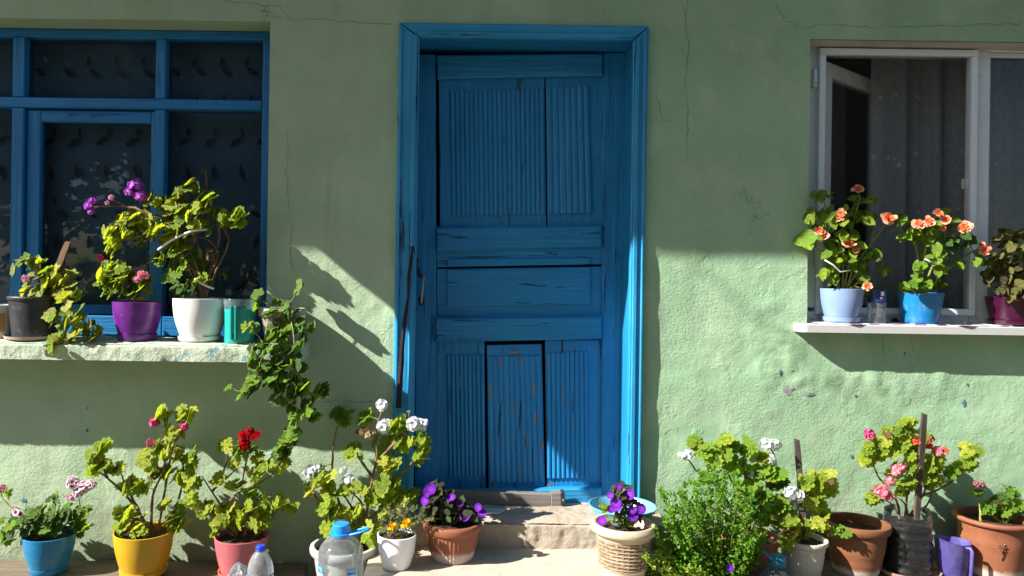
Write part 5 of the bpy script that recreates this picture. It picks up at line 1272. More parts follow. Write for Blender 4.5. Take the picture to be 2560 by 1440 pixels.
plant('geranium', 'tall rambling geranium with lilac blooms in the large white pot', 'plant', (500, 745),
  [[(495, 745), (482, 690), (455, 640), (430, 600), (400, 570)], [(505, 745), (512, 690), (500, 630), (482, 570), (472, 505), (478, 468)], [(512, 745), (535, 690), (558, 640), (572, 600), (560, 565), (590, 548)], [(500, 745), (490, 690), (465, 650), (420, 612), (330, 592)], [(500, 690), (480, 640), (440, 565), (380, 542), (310, 540)], [(395, 560), (350, 525), (300, 515), (236, 518)], [(385, 548), (362, 515), (345, 490)], [(520, 725), (530, 660), (548, 600), (540, 545), (522, 500)], [(330, 525), (300, 508), (278, 500)], [(508, 745), (502, 700), (470, 620), (520, 560)], [(515, 700), (545, 640), (520, 600), (470, 590)], [(520, 500), (517, 460), (513, 432)]],
  [(477, 466, 26, 12, 6), (520, 492, 22, 14, 6), (450, 490, 26, 10, 6), (500, 510, 20, 12, 5), (378, 502, 26, 14, 7), (425, 515, 38, 20, 12), (480, 530, 36, 18, 11), (545, 545, 32, 16, 8), (592, 545, 22, 20, 8), (345, 545, 42, 20, 14), (300, 575, 38, 24, 16), (350, 588, 42, 22, 14), (285, 612, 18, 18, 5), (405, 570, 40, 22, 12), (440, 600, 28, 26, 8), (500, 575, 36, 20, 7), (455, 640, 30, 26, 9, None, 'lf_mid'), (430, 690, 28, 22, 8, None, 'lf_grn'), (505, 690, 24, 22, 6, None, 'lf_mid'), (490, 650, 26, 18, 5, None, 'lf_mid'), (460, 715, 34, 14, 8, None, 'lf_drk'), (400, 640, 14, 14, 4, None, 'lf_mid'), (530, 640, 14, 18, 3, None, 'lf_dry', 10), (480, 610, 30, 16, 4, None, 'lf_dry', 10)],
  'lf_yel', 17.5, 'ger', [(338, 466, 22, 'lilac', 'umbel'), (352, 492, 19, 'lilac', 'umbel'), (324, 480, 14, 'lilac', 'umbel'), (232, 503, 12, 'lilac', 'umbel'), (222, 515, 13, 'lilac', 'umbel'), (228, 530, 11, 'lilac', 'umbel'), (279, 494, 9, 'palepink', 'umbel'), (269, 508, 7, 'palepink', 'umbel'), (513, 430, 12, 'seed', 'buds', .03)], 0.085, 'stem_w', 0.0048, 0.06, GP, 0.02, 'lf_mid', dens=1.35)
for i, c_ in enumerate(([(395, 625, .13), (430, 600, .14), (480, 578, .14), (518, 574, .12)], [(487, 698, .12), (510, 712, .13), (535, 722, .12)])):
    b = MB(); b.tube(smooth_path([P(*q) for q in c_], 3), [0.005]*(3*(len(c_)-1)+1), 5); o = b.build('plant_tie', M['white_tie'], None, 180)
    tag(o, ('long white cloth tie round the lilac geranium branches', 'short white cloth tie low on the lilac geranium stem')[i], 'plant tie')
plant('ivy_geranium', 'glossy ivy geranium trailing from the taupe pot down the wall', 'plant', (706, 772),
  [[(705, 770, .080), (725, 790, .170), (735, 850, .220), (738, 930, .230), (742, 1020, .220), (738, 1080, .210), (718, 1145, .200)], [(700, 770, .080), (672, 800, .180), (655, 880, .230), (640, 950, .220), (612, 985, .210)], [(738, 930, .230), (785, 990, .220), (818, 970, .210)], [(712, 772, .080), (733, 745, .090), (742, 722, .090)], [(705, 772, .080), (675, 765, .140), (652, 750, .140)], [(720, 800, .180), (765, 815, .190), (770, 845, .210)], [(700, 900, .230), (690, 960, .220), (730, 1010, .220), (785, 1040, .210)], [(660, 860, .230), (630, 822, .210), (614, 812, .200)]],
  [(742, 722, 10, 6, 2, .090, None, 24), (650, 752, 16, 20, 4, .140), (690, 768, 26, 14, 7, .140), (672, 785, 16, 12, 4, .170), (722, 800, 28, 20, 8, .180), (762, 822, 24, 22, 8, .180), (700, 828, 26, 18, 7, .190), (614, 815, 12, 10, 3, .210, 'lf_yel', 15), (640, 825, 10, 8, 2, .200), (690, 862, 34, 22, 9, .220), (640, 888, 22, 22, 7, .220), (668, 910, 42, 22, 12, .220), (735, 870, 28, 22, 7, .220), (637, 948, 30, 26, 10, .210), (690, 950, 36, 26, 12, .220), (732, 925, 34, 26, 10, .220), (742, 970, 36, 22, 10, .210), (770, 990, 30, 16, 7, .210), (808, 972, 18, 10, 5, .200), (700, 995, 26, 18, 6, .210), (740, 1032, 30, 18, 8, .200), (782, 1042, 20, 14, 6, .200), (735, 1085, 24, 24, 9, .190), (724, 1120, 26, 18, 9, .190), (706, 1138, 16, 14, 5, .190), (615, 985, 16, 10, 4, .200), (572, 970, 4, 4, 1, .200, 'lf_grn', 11)],
  'lf_ivy', 18.5, 'ivy', (), 0.08, 'stem_g', 0.0026, 0.03, GP, 0, 'lf_grn')
# --- ground left
plant('geranium', 'dark leaved geranium with pink and white blooms in the blue pot', 'plant', (124, 1338),
  [[(124, 1340), (110, 1310), (60, 1290), (20, 1300)], [(126, 1340), (140, 1300), (150, 1260)], [(130, 1340), (165, 1310), (195, 1290), (200, 1240)], [(122, 1340), (115, 1300), (100, 1275)], [(115, 1340), (90, 1330), (75, 1350)], [(60, 1290), (25, 1265), (2, 1240)]],
  [(100, 1290, 55, 20, 16), (55, 1310, 42, 20, 11), (150, 1298, 52, 22, 16), (190, 1285, 30, 26, 11), (205, 1320, 22, 18, 7), (140, 1248, 16, 8, 3), (72, 1358, 16, 14, 4), (15, 1312, 25, 26, 9), (125, 1325, 50, 10, 8), (12, 1230, 16, 8, 3, None, 'lf_mid'), (15, 1345, 16, 12, 4)],
  'lf_drk', 17, 'ger', [(182, 1208, 20, 'bicolour', 'umbel'), (208, 1218, 22, 'bicolour', 'umbel'), (228, 1212, 16, 'bicolour', 'umbel'), (196, 1232, 16, 'bicolour', 'umbel'), (176, 1245, 11, 'palepink', 'umbel'), (46, 1282, 17, 'bicolour', 'sparse'), (34, 1272, 12, 'bicolour', 'sparse'), (20, 1320, 14, 'bicolour', 'sparse'), (4, 1222, 13, 'palepink', 'umbel')], DG, 'stem_g', 0.0035, 0.06, GP, 0, 'lf_grn')
plant('geranium', 'leggy yellow-green geranium with magenta blooms in the yellow pot', 'plant', (370, 1328),
  [[(375, 1330), (335, 1262), (275, 1200), (240, 1176)], [(268, 1194), (258, 1165), (255, 1125)], [(348, 1280), (318, 1218), (302, 1185)], [(378, 1330), (382, 1240), (402, 1190), (418, 1130), (412, 1050)], [(395, 1330), (412, 1225), (425, 1155), (438, 1100), (450, 1060)], [(385, 1325), (430, 1285), (452, 1230), (458, 1170), (450, 1130)], [(330, 1215), (328, 1195), (332, 1184)], [(438, 1100), (455, 1080), (470, 1040)], [(408, 1180), (385, 1160), (372, 1150)], [(380, 1330), (350, 1300), (310, 1295)]],
  [(252, 1114, 14, 8, 4), (235, 1142, 24, 16, 8), (240, 1168, 34, 12, 9), (285, 1172, 16, 10, 5), (305, 1170, 14, 8, 3), (328, 1216, 24, 16, 8), (362, 1218, 14, 10, 4), (410, 1038, 16, 12, 5, None, None, 22), (466, 1034, 18, 12, 5, None, None, 22), (440, 1078, 20, 14, 6), (370, 1150, 22, 30, 9), (400, 1112, 20, 12, 5), (428, 1130, 32, 18, 10), (470, 1140, 26, 22, 10), (415, 1178, 20, 12, 5), (450, 1190, 24, 14, 6), (482, 1160, 16, 18, 6, None, 'lf_grn'), (478, 1212, 16, 22, 6), (462, 1250, 22, 12, 5), (310, 1288, 28, 22, 10), (338, 1288, 22, 20, 7), (350, 1332, 16, 14, 4, .21), (422, 1272, 28, 22, 6), (452, 1300, 24, 24, 6, None, 'lf_mid', 24), (300, 1320, 14, 12, 3, .2), (390, 1185, 14, 14, 3, None, 'lf_dry', 12)],
  'lf_yel', 18.5, 'ger', [(386, 1057, 15, 'magenta', 'umbel'), (460, 1068, 14, 'magenta', 'umbel'), (376, 1106, 14, 'magenta', 'sparse'), (380, 1200, 9, 'dry', 'sparse')], DG+.01, 'stem_w', 0.0052, 0.05, GP, 0.02, 'lf_mid')
plant('geranium', 'bushy geranium with one dark red bloom in the salmon pink pot', 'plant', (600, 1340),
  [[(595, 1342), (585, 1300), (556, 1266), (530, 1230), (504, 1190)], [(558, 1268), (600, 1230), (650, 1206), (690, 1180)], [(545, 1215), (562, 1170), (570, 1130)], [(530, 1228), (562, 1200), (592, 1170)], [(640, 1342), (672, 1300), (700, 1268), (725, 1262)], [(600, 1225), (612, 1170), (625, 1120)], [(610, 1342), (620, 1310), (640, 1285)], [(590, 1342), (545, 1300), (505, 1272)]],
  [(568, 1112, 26, 12, 7), (600, 1130, 24, 14, 6), (636, 1132, 14, 14, 5), (592, 1155, 18, 14, 4), (660, 1165, 28, 16, 9), (700, 1158, 22, 20, 9), (640, 1188, 26, 16, 7), (545, 1200, 14, 10, 4), (590, 1214, 16, 10, 4, None, 'lf_mid'), (508, 1270, 26, 14, 8), (542, 1278, 28, 18, 9), (590, 1286, 42, 18, 16), (640, 1278, 38, 18, 14), (682, 1255, 28, 16, 9), (724, 1264, 24, 14, 7), (565, 1308, 38, 14, 11, .19), (630, 1306, 40, 12, 12, .19), (664, 1296, 26, 14, 7), (538, 1328, 8, 10, 3), (640, 1240, 30, 14, 6, None, 'lf_grn'), (525, 1260, 14, 10, 3, None, 'lf_dry', 11)],
  'lf_yel', 16, 'ger', [(612, 1090, 20, 'red', 'sparse'), (640, 1090, 17, 'red', 'sparse'), (612, 1112, 16, 'red', 'umbel'), (626, 1078, 13, 'red', 'sparse'), (604, 1120, 8, 'pink', 'sparse')], DG+.01, 'stem_w', 0.0048, 0.055, GP, 0.03, 'lf_mid')
plant('geranium', 'large white flowering geranium in the grey planter by the door', 'plant', (890, 1362),
  [[(900, 1366), (912, 1312), (925, 1235), (932, 1192), (942, 1140), (940, 1080), (954, 1030)], [(905, 1360), (888, 1295), (872, 1255), (850, 1230)], [(880, 1362), (855, 1280), (838, 1225), (832, 1190), (832, 1130), (840, 1080), (850, 1058)], [(925, 1300), (962, 1262), (1002, 1222)], [(938, 1215), (985, 1195), (1020, 1172), (1034, 1150)], [(850, 1290), (800, 1255), (778, 1225)], [(912, 1300), (905, 1260), (885, 1235)], [(945, 1150), (985, 1110), (1010, 1075), (1040, 1066)], [(930, 1192), (900, 1150), (890, 1130)], [(925, 1240), (955, 1200), (965, 1160)], [(915, 1330), (935, 1310), (930, 1330)]],
  [(852, 1038, 26, 8, 6, .06, 'lf_grn'), (862, 1052, 12, 10, 2, .06, 'lf_grn'), (922, 1040, 16, 10, 4), (1000, 1062, 22, 16, 5, None, 'lf_mid'), (1010, 1112, 26, 18, 8), (1046, 1105, 22, 14, 5, .2), (1050, 1138, 18, 16, 5, .2), (966, 1155, 14, 12, 4), (956, 1175, 16, 14, 4), (965, 1112, 36, 28, 9, .1, 'lf_mid'), (890, 1130, 22, 14, 5, None, 'lf_mid'), (812, 1196, 22, 12, 7), (770, 1222, 16, 18, 5), (800, 1170, 14, 8, 3, None, 'lf_dry', 10), (880, 1226, 28, 18, 6), (952, 1220, 22, 18, 6), (986, 1218, 18, 20, 6), (930, 1240, 28, 14, 6), (815, 1262, 22, 22, 6, None, 'lf_mid'), (832, 1232, 18, 12, 4), (842, 1290, 26, 18, 6), (882, 1290, 22, 18, 6), (1000, 1248, 18, 14, 5), (925, 1332, 14, 16, 4, .24, None, 24), (1022, 1242, 16, 12, 3), (905, 1075, 14, 10, 4, None, 'lf_dry', 11), (835, 1320, 20, 18, 4, None, 'lf_mid'), (980, 1160, 12, 8, 3), (965, 1270, 20, 14, 4, None, 'lf_mid')],
  'lf_yel', 21, 'ger', [(955, 1014, 18, 'white', 'umbel'), (960, 1066, 21, 'white', 'umbel'), (924, 1086, 14, 'dry', 'umbel'), (1034, 1060, 22, 'white', 'umbel', .22), (1054, 1062, 18, 'white', 'umbel', .21), (775, 1180, 20, 'white', 'umbel'), (792, 1172, 13, 'white', 'umbel'), (862, 1180, 17, 'white', 'sparse'), (872, 1200, 18, 'white', 'umbel'), (848, 1302, 20, 'white', 'umbel', .2), (866, 1300, 12, 'white', 'umbel', .2), (1021, 1030, 5, 'white', 'buds')], 0.17, 'stem_w', 0.0058, 0.07, GP, 0.03, 'lf_mid')
def moss_rose():
    d = 0.33; base = P(992, 1336, d); o = thing('moss_rose', base, 'sprawling moss rose with yellow flowers in the small white pot', 'plant', GP); b = MB(); nd = MB(); r2 = random.Random(3)
    ends = [(955, 1300), (965, 1275), (985, 1272), (1005, 1268), (1020, 1285), (1045, 1290), (1065, 1300), (1080, 1305), (1040, 1275), (1000, 1300), (975, 1310), (950, 1325), (1030, 1310), (1012, 1260)]
    for e in ends*2:
        p0 = base+Vector((r2.uniform(-.04, .04), r2.uniform(-.03, .03), 0)); p1_ = P(e[0]+r2.uniform(-8, 8), e[1]+r2.uniform(-8, 8), d+r2.uniform(-.05, .05))
        q = smooth_path([p0, p0.lerp(p1_, .5)+Vector((0, 0, .015)), p1_], 5); b.tube(q, 0.0013, 4, 0, False)
        for c in q[2:]:
            for _ in range(6):
                v = (rand_dir(r2)+(p1_-p0).normalized()*.5).normalized()*r2.uniform(.008, .016); nd.tube([c, c+v*.6, c+v], [.0008, .0012, .0002], 3, 0, False)
    b.build('stem', M['stem_g'], o, 180); tag(nd.build('needle_leaves', M['lf_ndl'], o, 180), kind='stuff')
    for px, py, r in ((981, 1316, 11), (1016, 1308, 13)):
        fo = bpy.data.objects.new('flower_head', flower_mesh('rose', 'yellow', 0)); C.objects.link(fo); c = P(px, py, d+.04)
        fo.matrix_basis = Matrix.Translation(c) @ Vector((-.2, -.8, .5)).to_track_quat('Z', 'Y').to_matrix().to_4x4() @ Matrix.Scale(r*K(d), 4); adopt(fo, o)
moss_rose()
VF = lambda L, d_: [(x_, y_, r_, 'violet', 'single', d_) for x_, y_, r_ in L]
plant('violet_flower', 'dark leaved plant with violet flowers in the ribbed terracotta pot', 'plant', (1125, 1305),
  [[(1125, 1310), (1105, 1260), (1090, 1212)], [(1130, 1310), (1120, 1270), (1140, 1250)], [(1135, 1310), (1165, 1285), (1200, 1280)], [(1120, 1310), (1085, 1270), (1060, 1250)], [(1130, 1308), (1150, 1270), (1175, 1272)]],
  [(1090, 1210, 18, 8, 7), (1085, 1235, 26, 18, 14), (1112, 1245, 28, 20, 16), (1115, 1275, 48, 18, 24), (1150, 1288, 38, 14, 14), (1180, 1280, 18, 12, 7), (1075, 1275, 20, 18, 9), (1150, 1262, 20, 14, 8), (1115, 1296, 40, 8, 9)],
  'lf_ach', 14, 'ova', VF([(1076, 1222, 13), (1128, 1246, 11), (1165, 1290, 14), (1206, 1284, 11), (1063, 1252, 10), (1196, 1268, 9), (1150, 1262, 8), (1065, 1235, 8)], .28), 0.235, 'stem_g', 0.003, 0.06, GP, 0.03)
plant('violet_flower', 'small plant with violet flowers in the wicker pattern pot', 'plant', (1560, 1312),
  [[(1565, 1318), (1560, 1280), (1550, 1225)], [(1570, 1318), (1582, 1290), (1600, 1272)], [(1555, 1318), (1535, 1300), (1508, 1300)], [(1560, 1318), (1540, 1285), (1530, 1268)]],
  [(1552, 1222, 26, 10, 9), (1560, 1240, 26, 14, 12), (1575, 1262, 20, 12, 8), (1540, 1300, 26, 9, 6, None, 'lf_mid'), (1558, 1285, 24, 12, 7), (1592, 1290, 14, 10, 5), (1518, 1268, 12, 8, 4, None, 'lf_mid'), (1565, 1305, 22, 8, 4, None, 'lf_mid')],
  'lf_ach', 13, 'ova', VF([(1540, 1258, 13), (1541, 1270, 15), (1580, 1288, 14), (1602, 1272, 12), (1506, 1303, 11), (1575, 1236, 12), (1526, 1273, 9), (1546, 1217, 8), (1526, 1240, 8), (1580, 1275, 9)], .41), 0.38, 'stem_g', 0.003, 0.05, GP, 0.03)
# --- ground right
plant('geranium', 'green geranium with white blooms rising behind the basil bush', 'plant', (1872, 1340),
  [[(1872, 1342), (1850, 1250), (1820, 1180), (1818, 1115)], [(1875, 1342), (1872, 1240), (1860, 1160), (1862, 1115)], [(1880, 1342), (1905, 1250), (1930, 1190), (1928, 1150)], [(1865, 1342), (1800, 1220), (1765, 1150), (1742, 1112)], [(1780, 1185), (1745, 1180), (1722, 1150)], [(1915, 1230), (1940, 1160), (1926, 1118)]],
  [(1738, 1108, 12, 6, 3, None, 'lf_mid'), (1765, 1128, 20, 12, 6), (1820, 1108, 22, 14, 7), (1862, 1112, 20, 14, 7), (1806, 1148, 28, 18, 8), (1845, 1165, 24, 14, 6), (1900, 1148, 18, 8, 5, None, 'lf_yel'), (1912, 1178, 24, 14, 6), (1932, 1190, 26, 14, 7), (1946, 1212, 18, 14, 5, None, 'lf_drk'), (1885, 1190, 16, 12, 4), (1900, 1240, 28, 18, 8), (1945, 1260, 20, 14, 6), (1870, 1220, 22, 18, 6), (1770, 1195, 24, 12, 4), (1880, 1280, 24, 18, 6, None, 'lf_drk'), (1920, 1290, 20, 14, 5)],
  'lf_grn', 19, 'ger', [(1708, 1140, 13, 'white', 'umbel'), (1722, 1136, 14, 'white', 'umbel'), (1915, 1110, 18, 'white', 'umbel'), (1936, 1112, 17, 'white', 'umbel'), (1926, 1150, 17, 'white', 'umbel'), (1876, 1185, 10, 'white', 'sparse')], 0.17, 'stem_w', 0.0048, 0.06, GP, 0, 'lf_mid')
def basil():
    d = 0.36; o = thing('basil_bush', P(1790, 1436, d), 'dense bright green small leaved basil bush beside the wicker pot', 'plant', GP); r2 = random.Random(11); st_ = MB(); lv = {0: MB(), 1: MB()}
    base = P(1800, 1436, d)
    tips = [(1660, 1232, 0), (1690, 1240, 0), (1720, 1205, 0), (1735, 1225, 0), (1760, 1195, 0), (1785, 1170, 0), (1800, 1185, 0), (1820, 1195, 0), (1840, 1185, 0), (1855, 1210, 0), (1875, 1240, 0), (1700, 1270, 0), (1665, 1290, 0), (1650, 1320, 0), (1740, 1260, 0), (1775, 1240, 0), (1810, 1235, 0), (1845, 1255, 0), (1870, 1280, 0), (1690, 1310, 0), (1720, 1320, 0), (1680, 1350, 0), (1770, 1290, 0), (1820, 1290, 0), (1860, 1310, 0), (1650, 1370, 0), (1700, 1380, 0), (1740, 1360, 0), (1780, 1350, 0), (1830, 1350, 0), (1885, 1330, 0), (1890, 1370, 0), (1880, 1400, 0), (1840, 1400, 0), (1800, 1400, 0), (1740, 1410, 0), (1690, 1415, 0), (1600, 1405, 1), (1625, 1395, 1), (1640, 1375, 1), (1618, 1425, 1), (1660, 1400, 1), (1690, 1400, 1), (1720, 1430, 1), (1870, 1350, 0), (1850, 1230, 0), (1790, 1215, 0), (1745, 1285, 0), (1715, 1240, 0), (1680, 1265, 0), (1900, 1300, 0), (1905, 1345, 0)]
    for tx, ty, pale in tips:
        for s_ in range(2):
            tip = P(tx+r2.uniform(-14, 14), ty+r2.uniform(-12, 12), d+r2.uniform(-.10, .10) + (.05 if pale else 0)); f = base + Vector((r2.uniform(-.04, .04), r2.uniform(-.04, .04), 0))
            side = Vector((tip.x, tip.y, f.z+(tip.z-f.z)*.35)).lerp(f, .45)
            q = smooth_path([f, side, tip], 7); n = len(q); st_.tube(q, [0.0022*(1.1-.9*i/n) for i in range(n)], 4, 0, False)
            s0 = max(3, int(n*0.38)); per = 15
            for i in range(s0, n):
                for _ in range(per if i < n-1 else 20):
                    c = q[i] + rand_dir(r2)*r2.uniform(.003, .026)*(1 if i < n-2 else .55)
                    y_ = (rand_dir(r2) + Vector((0, 0, .5))).normalized(); nn = (Vector((-.3, -.5, .6))+rand_dir(r2)*.8).normalized(); x_ = y_.cross(nn); x_ = x_.normalized() if x_.length > .05 else Vector((1, 0, 0))
                    L = r2.uniform(.009, .018); W = L*.66; n2 = x_.cross(y_)
                    lv[1 if pale and r2.random() < .85 else 0].add([c, c+y_*L*.5-x_*W*.5+n2*L*.12, c+y_*L-n2*L*.1, c+y_*L*.5+x_*W*.5+n2*L*.12], [(0, 3, 2), (0, 2, 1)])
    st_.build('stem', mk_stem('basil_twig', (0.13, 0.12, 0.04), (0.25, 0.2, 0.1)), o, 180)
    tag(lv[0].build('foliage', M['lf_bas'], o), kind='stuff'); tag(lv[1].build('pale_foliage', M['lf_bas_y'], o), kind='stuff')
    fo = bpy.data.objects.new('flower_head', flower_mesh('single', 'violet', 0)); C.objects.link(fo); c = P(1824, 1420, d+.13)
    fo.matrix_basis = Matrix.Translation(c) @ Vector((.2, -.7, .3)).to_track_quat('Z', 'Y').to_matrix().to_4x4() @ Matrix.Scale(.014, 4); adopt(fo, o)
basil()
pot('flower_pot', 'low brown pot on the ground under the basil bush', 1800, 1446, 1560, 62, 50, 0.36, mk_terra('basil_pot_clay', (0.2, 0.09, 0.05), 0.3, 0.02), base_z=0.0, group=GG)
plant('geranium', 'pale yellow-green geranium with one white bloom in the off-white pot', 'plant', (2007, 1346),
  [[(2010, 1350), (2030, 1290), (2040, 1230), (2030, 1200)], [(2005, 1350), (1985, 1310), (1965, 1310)], [(2015, 1350), (2050, 1270), (2065, 1220)], [(2015, 1345), (2050, 1320), (2085, 1325), (2115, 1334)], [(2000, 1345), (1992, 1290), (1986, 1245)]],
  [(2030, 1196, 26, 14, 8), (2062, 1212, 22, 22, 9), (2045, 1232, 24, 14, 6), (2036, 1262, 24, 14, 6), (1990, 1312, 22, 18, 5, .24, None, 23), (1975, 1342, 18, 20, 5, .26, None, 22), (2050, 1312, 18, 14, 6, .24), (2058, 1286, 18, 10, 4), (1945, 1296, 18, 12, 5), (2094, 1325, 12, 8, 3, .26, 'lf_grn', 15), (2116, 1333, 12, 8, 3, .26, 'lf_grn', 15), (1970, 1290, 16, 10, 4), (2072, 1190, 10, 8, 3), (2010, 1225, 14, 10, 3, None, 'lf_dry', 12)],
  'lf_yel', 18, 'ger', [(1978, 1232, 20, 'white', 'umbel', .24), (1994, 1240, 18, 'white', 'umbel', .24)], 0.20, 'stem_g', 0.0035, 0.05, GP, 0.05, 'lf_mid')
stake('dark weathered stake with split tip in the off-white pot', (1992, 1100), (2012, 1352), 0.16, 0.19, 13, M['stake_dark'])
plant('geranium', 'sprawling geranium with pink and coral blooms in the cut bottle planter', 'plant', (2270, 1292),
  [[(2250, 1300), (2242, 1255), (2215, 1215), (2190, 1182), (2182, 1130)], [(2262, 1300), (2268, 1240), (2285, 1190), (2270, 1110), (2270, 1060)], [(2275, 1300), (2300, 1245), (2345, 1225), (2400, 1186), (2430, 1130)], [(2268, 1300), (2310, 1230), (2325, 1170), (2330, 1120)], [(2245, 1290), (2235, 1268), (2215, 1250)], [(2272, 1300), (2262, 1260), (2230, 1235)], [(2280, 1290), (2320, 1260), (2330, 1210)], [(2182, 1140), (2176, 1110), (2172, 1092)]],
  [(2270, 1054, 18, 8, 5), (2222, 1080, 22, 10, 5, None, 'lf_mid'), (2256, 1080, 26, 10, 6, None, 'lf_mid'), (2180, 1115, 22, 14, 7, None, 'lf_mid'), (2170, 1150, 16, 10, 5), (2215, 1108, 22, 10, 6), (2270, 1100, 24, 12, 7, None, 'lf_mid'), (2256, 1128, 28, 14, 7, None, 'lf_mid'), (2300, 1095, 12, 10, 3, None, 'lf_mid'), (2280, 1160, 28, 18, 9), (2322, 1168, 26, 18, 10), (2240, 1178, 22, 10, 5, None, 'lf_mid'), (2302, 1208, 32, 18, 9, None, 'lf_mid'), (2332, 1198, 22, 18, 8), (2250, 1222, 14, 12, 5, None, 'lf_mid'), (2188, 1242, 14, 14, 5, None, 'lf_mid'), (2332, 1145, 20, 14, 6), (2412, 1160, 26, 12, 8, None, 'lf_mid'), (2430, 1126, 20, 18, 8), (2380, 1182, 14, 8, 4, None, 'lf_grn'), (2200, 1135, 14, 10, 4), (2285, 1135, 18, 14, 5)],
  'lf_yel', 16, 'ger', [(2174, 1086, 15, 'magenta', 'umbel'), (2242, 1176, 16, 'pink', 'umbel', .2), (2256, 1168, 12, 'pink', 'umbel', .2), (2225, 1203, 14, 'pink', 'umbel', .2), (2204, 1230, 20, 'pink', 'umbel', .21), (2218, 1240, 15, 'pink', 'umbel', .21), (2292, 1102, 14, 'coral', 'sparse', .2), (2324, 1098, 15, 'coral', 'sparse'), (2318, 1112, 12, 'coral', 'umbel'), (2344, 1127, 14, 'pink', 'umbel', .19), (2362, 1128, 12, 'coral', 'sparse', .19), (2448, 1110, 6, 'seed', 'buds'), (2175, 1232, 6, 'magenta', 'buds')], 0.155, 'stem_w', 0.0042, 0.06, GP, 0.02, 'lf_mid')
stake('tall grey brown flat stake standing in the cut bottle planter', (2311, 1036), (2291, 1300), 0.22, 0.19, 13, M['stake_dark'])
plant('geranium', 'young geranium with faded pink bloom in the large terracotta pot', 'plant', (2480, 1300),
  [[(2452, 1306), (2450, 1270), (2444, 1232), (2447, 1214)], [(2510, 1308), (2505, 1275), (2505, 1225)], [(2515, 1308), (2535, 1280), (2545, 1262)], [(2505, 1305), (2480, 1290), (2470, 1278)]],
  [(2490, 1260, 22, 8, 5), (2526, 1234, 14, 6, 3), (2542, 1270, 18, 12, 6), (2512, 1282, 24, 8, 6), (2470, 1276, 12, 6, 3), (2440, 1228, 12, 5, 3), (2500, 1250, 16, 6, 3)],
  'lf_grn', 16, 'ger', [(2440, 1211, 10, 'dusty', 'umbel'), (2454, 1212, 10, 'dusty', 'umbel'), (2506, 1214, 7, 'seed', 'buds')], 0.145, 'stem_g', 0.0038, 0.05, GP, 0.03, 'lf_drk')
# --- right sill
IMP = lambda L: [(x_, y_, r_, 'peach', 'rose', .09) for x_, y_, r_ in L]
im1 = plant('impatiens', 'tall impatiens with peach rose-like flowers in the periwinkle pot', 'plant', (2104, 724),
  [[(2095, 726), (2085, 660), (2050, 590), (2030, 540)], [(2105, 726), (2105, 640), (2075, 550), (2058, 495)], [(2110, 726), (2125, 640), (2130, 570), (2148, 500), (2146, 480)], [(2115, 726), (2140, 660), (2200, 580), (2220, 550), (2245, 545)], [(2115, 726), (2150, 670), (2185, 640), (2205, 655)], [(2100, 726), (2095, 680), (2110, 600), (2100, 545)], [(2120, 726), (2150, 705), (2168, 715)], [(2080, 650), (2040, 620), (2015, 612)]],
  [(2055, 488, 24, 10, 7, .01), (2028, 538, 20, 20, 9), (2072, 545, 24, 20, 9), (2014, 606, 10, 14, 3, None, None, 30), (2100, 560, 28, 22, 10), (2070, 600, 24, 18, 8), (2152, 498, 20, 14, 7, .01), (2180, 500, 10, 8, 2, .01), (2162, 542, 24, 14, 8), (2122, 590, 28, 18, 10), (2142, 622, 22, 16, 8), (2090, 640, 28, 18, 10), (2112, 660, 28, 14, 10), (2060, 680, 12, 10, 4), (2084, 696, 14, 12, 6), (2150, 660, 18, 14, 6), (2182, 640, 18, 14, 8), (2208, 672, 10, 16, 4), (2156, 690, 14, 12, 5), (2170, 730, 5, 6, 2), (2242, 545, 18, 8, 5), (2118, 530, 18, 14, 5), (2050, 570, 16, 16, 5), (2078, 660, 16, 12, 4, None, 'lf_mid')],
  'lf_imp', 16, 'ova', IMP([(2104, 536, 15), (2048, 577, 13), (2060, 594, 14), (2122, 612, 17), (2217, 547, 16), (2168, 716, 10), (2141, 628, 8), (2096, 545, 11)]) + [(2146, 476, 14, 'peach', 'rose', .05), (2198, 650, 5, 'palepink', 'buds', .1)], 0.03, 'stem_g', 0.004, 0.09, GP, 0, 'lf_mid', 0.7)
stake('thin grey stick tied into the periwinkle pot plant', (2187, 545), (2128, 726), 0.03, 0.0, 8, M['stake_dark'])
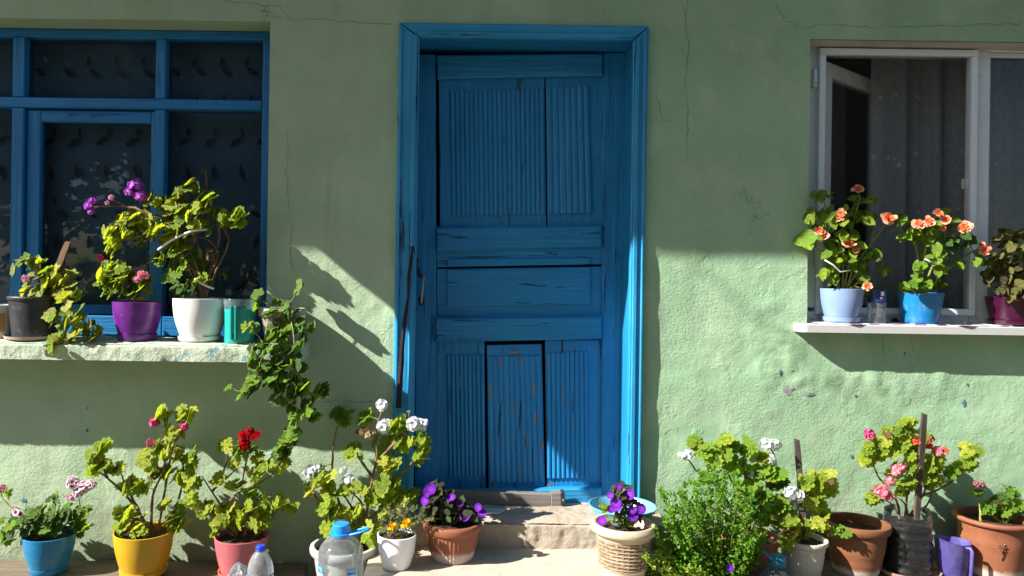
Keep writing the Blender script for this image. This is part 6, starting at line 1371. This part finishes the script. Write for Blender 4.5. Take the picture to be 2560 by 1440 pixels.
plant('impatiens', 'spreading impatiens with peach flowers in the saturated blue pot', 'plant', (2300, 734),
  [[(2300, 738), (2310, 650), (2318, 580), (2320, 560)], [(2305, 738), (2330, 670), (2370, 600), (2400, 575)], [(2310, 738), (2350, 690), (2400, 650), (2440, 625), (2458, 628)], [(2295, 738), (2300, 690), (2290, 620), (2280, 560)], [(2335, 660), (2360, 600), (2362, 545)], [(2300, 738), (2275, 722), (2262, 712)]],
  [(2275, 552, 24, 8, 4, None, None, 22), (2290, 585, 20, 12, 5, None, None, 22), (2330, 560, 18, 12, 6), (2380, 560, 18, 14, 7), (2370, 528, 8, 8, 2), (2312, 648, 22, 18, 7), (2350, 636, 18, 18, 6, None, None, 19), (2302, 672, 18, 14, 5), (2380, 610, 22, 14, 7, None, 'lf_drk'), (2420, 600, 22, 14, 7, None, 'lf_drk'), (2446, 640, 12, 16, 4), (2310, 710, 42, 8, 11), (2268, 716, 14, 8, 4), (2336, 712, 14, 8, 4), (2262, 595, 14, 8, 3), (2400, 662, 8, 10, 2), (2340, 590, 20, 14, 5), (2350, 670, 16, 12, 4), (2320, 610, 18, 16, 4), (2290, 700, 14, 10, 4)],
  'lf_imp', 15.5, 'ova', IMP([(2293, 562, 14), (2322, 557, 15), (2345, 536, 13), (2366, 551, 15), (2411, 571, 16), (2422, 565, 10), (2460, 626, 14), (2356, 572, 9), (2452, 612, 8)]), 0.04, 'stem_g', 0.0042, 0.10, GP, 0, 'lf_grn', 0.7)
for i, c_ in enumerate(([(2062, 650), (2082, 662), (2100, 680), (2126, 676)], [(2312, 648), (2330, 655), (2344, 662)])):
    b = MB(); b.tube([P(x_, y_, .09) for x_, y_ in c_], [0.0035]*len(c_), 4); o = b.build('plant_tie', M['white_tie'], None, 180)
    tag(o, ('white plastic tie across the periwinkle pot plant', 'white plastic tie across the saturated blue pot plant')[i], 'plant tie')
plant('coleus', 'bushy olive and maroon coleus in the dark maroon pot', 'plant', (2536, 745),
  [[(2536, 748), (2525, 690), (2510, 620)], [(2540, 748), (2550, 680), (2548, 600)], [(2530, 748), (2500, 710), (2470, 690)], [(2545, 748), (2570, 700), (2590, 640)]],
  [(2512, 598, 36, 20, 14, .0), (2545, 632, 32, 22, 14), (2490, 655, 34, 22, 14), (2530, 690, 36, 26, 18), (2472, 690, 18, 14, 8), (2556, 720, 26, 20, 10, .07), (2500, 725, 16, 10, 4, .07), (2530, 740, 12, 14, 5, .08), (2590, 660, 26, 40, 14), (2560, 590, 26, 14, 8, .0)],
  'lf_col', 15, 'ova', [(2556, 578, 8, 'magenta', 'sparse', .0)], 0.01, 'stem_g', 0.004, 0.07, GP, 0.03)

# scrap of pale tile on the step
b = MB(); pts = [P(1212, 1277, -.01), P(1266, 1278, -.01), P(1246, 1292, .05), P(1216, 1291, .05), P(1208, 1284, .02)]
pts = [Vector((p.x, p.y, 0)) for p in pts]; zz = ZS+0.004
b.add([(p.x, p.y, zz) for p in pts]+[(p.x, p.y, zz+.006) for p in pts], [(4,3,2,1,0), (5,6,7,8,9)]+[(i, (i+1) % 5, 5+(i+1) % 5, 5+i) for i in range(5)])
o = b.build('tile_scrap', pm('pale_tile', (0.5, 0.56, 0.56), 0.4, 0.2), None); tag(o, 'flat pale broken tile scrap lying on the door step', 'tile scrap')
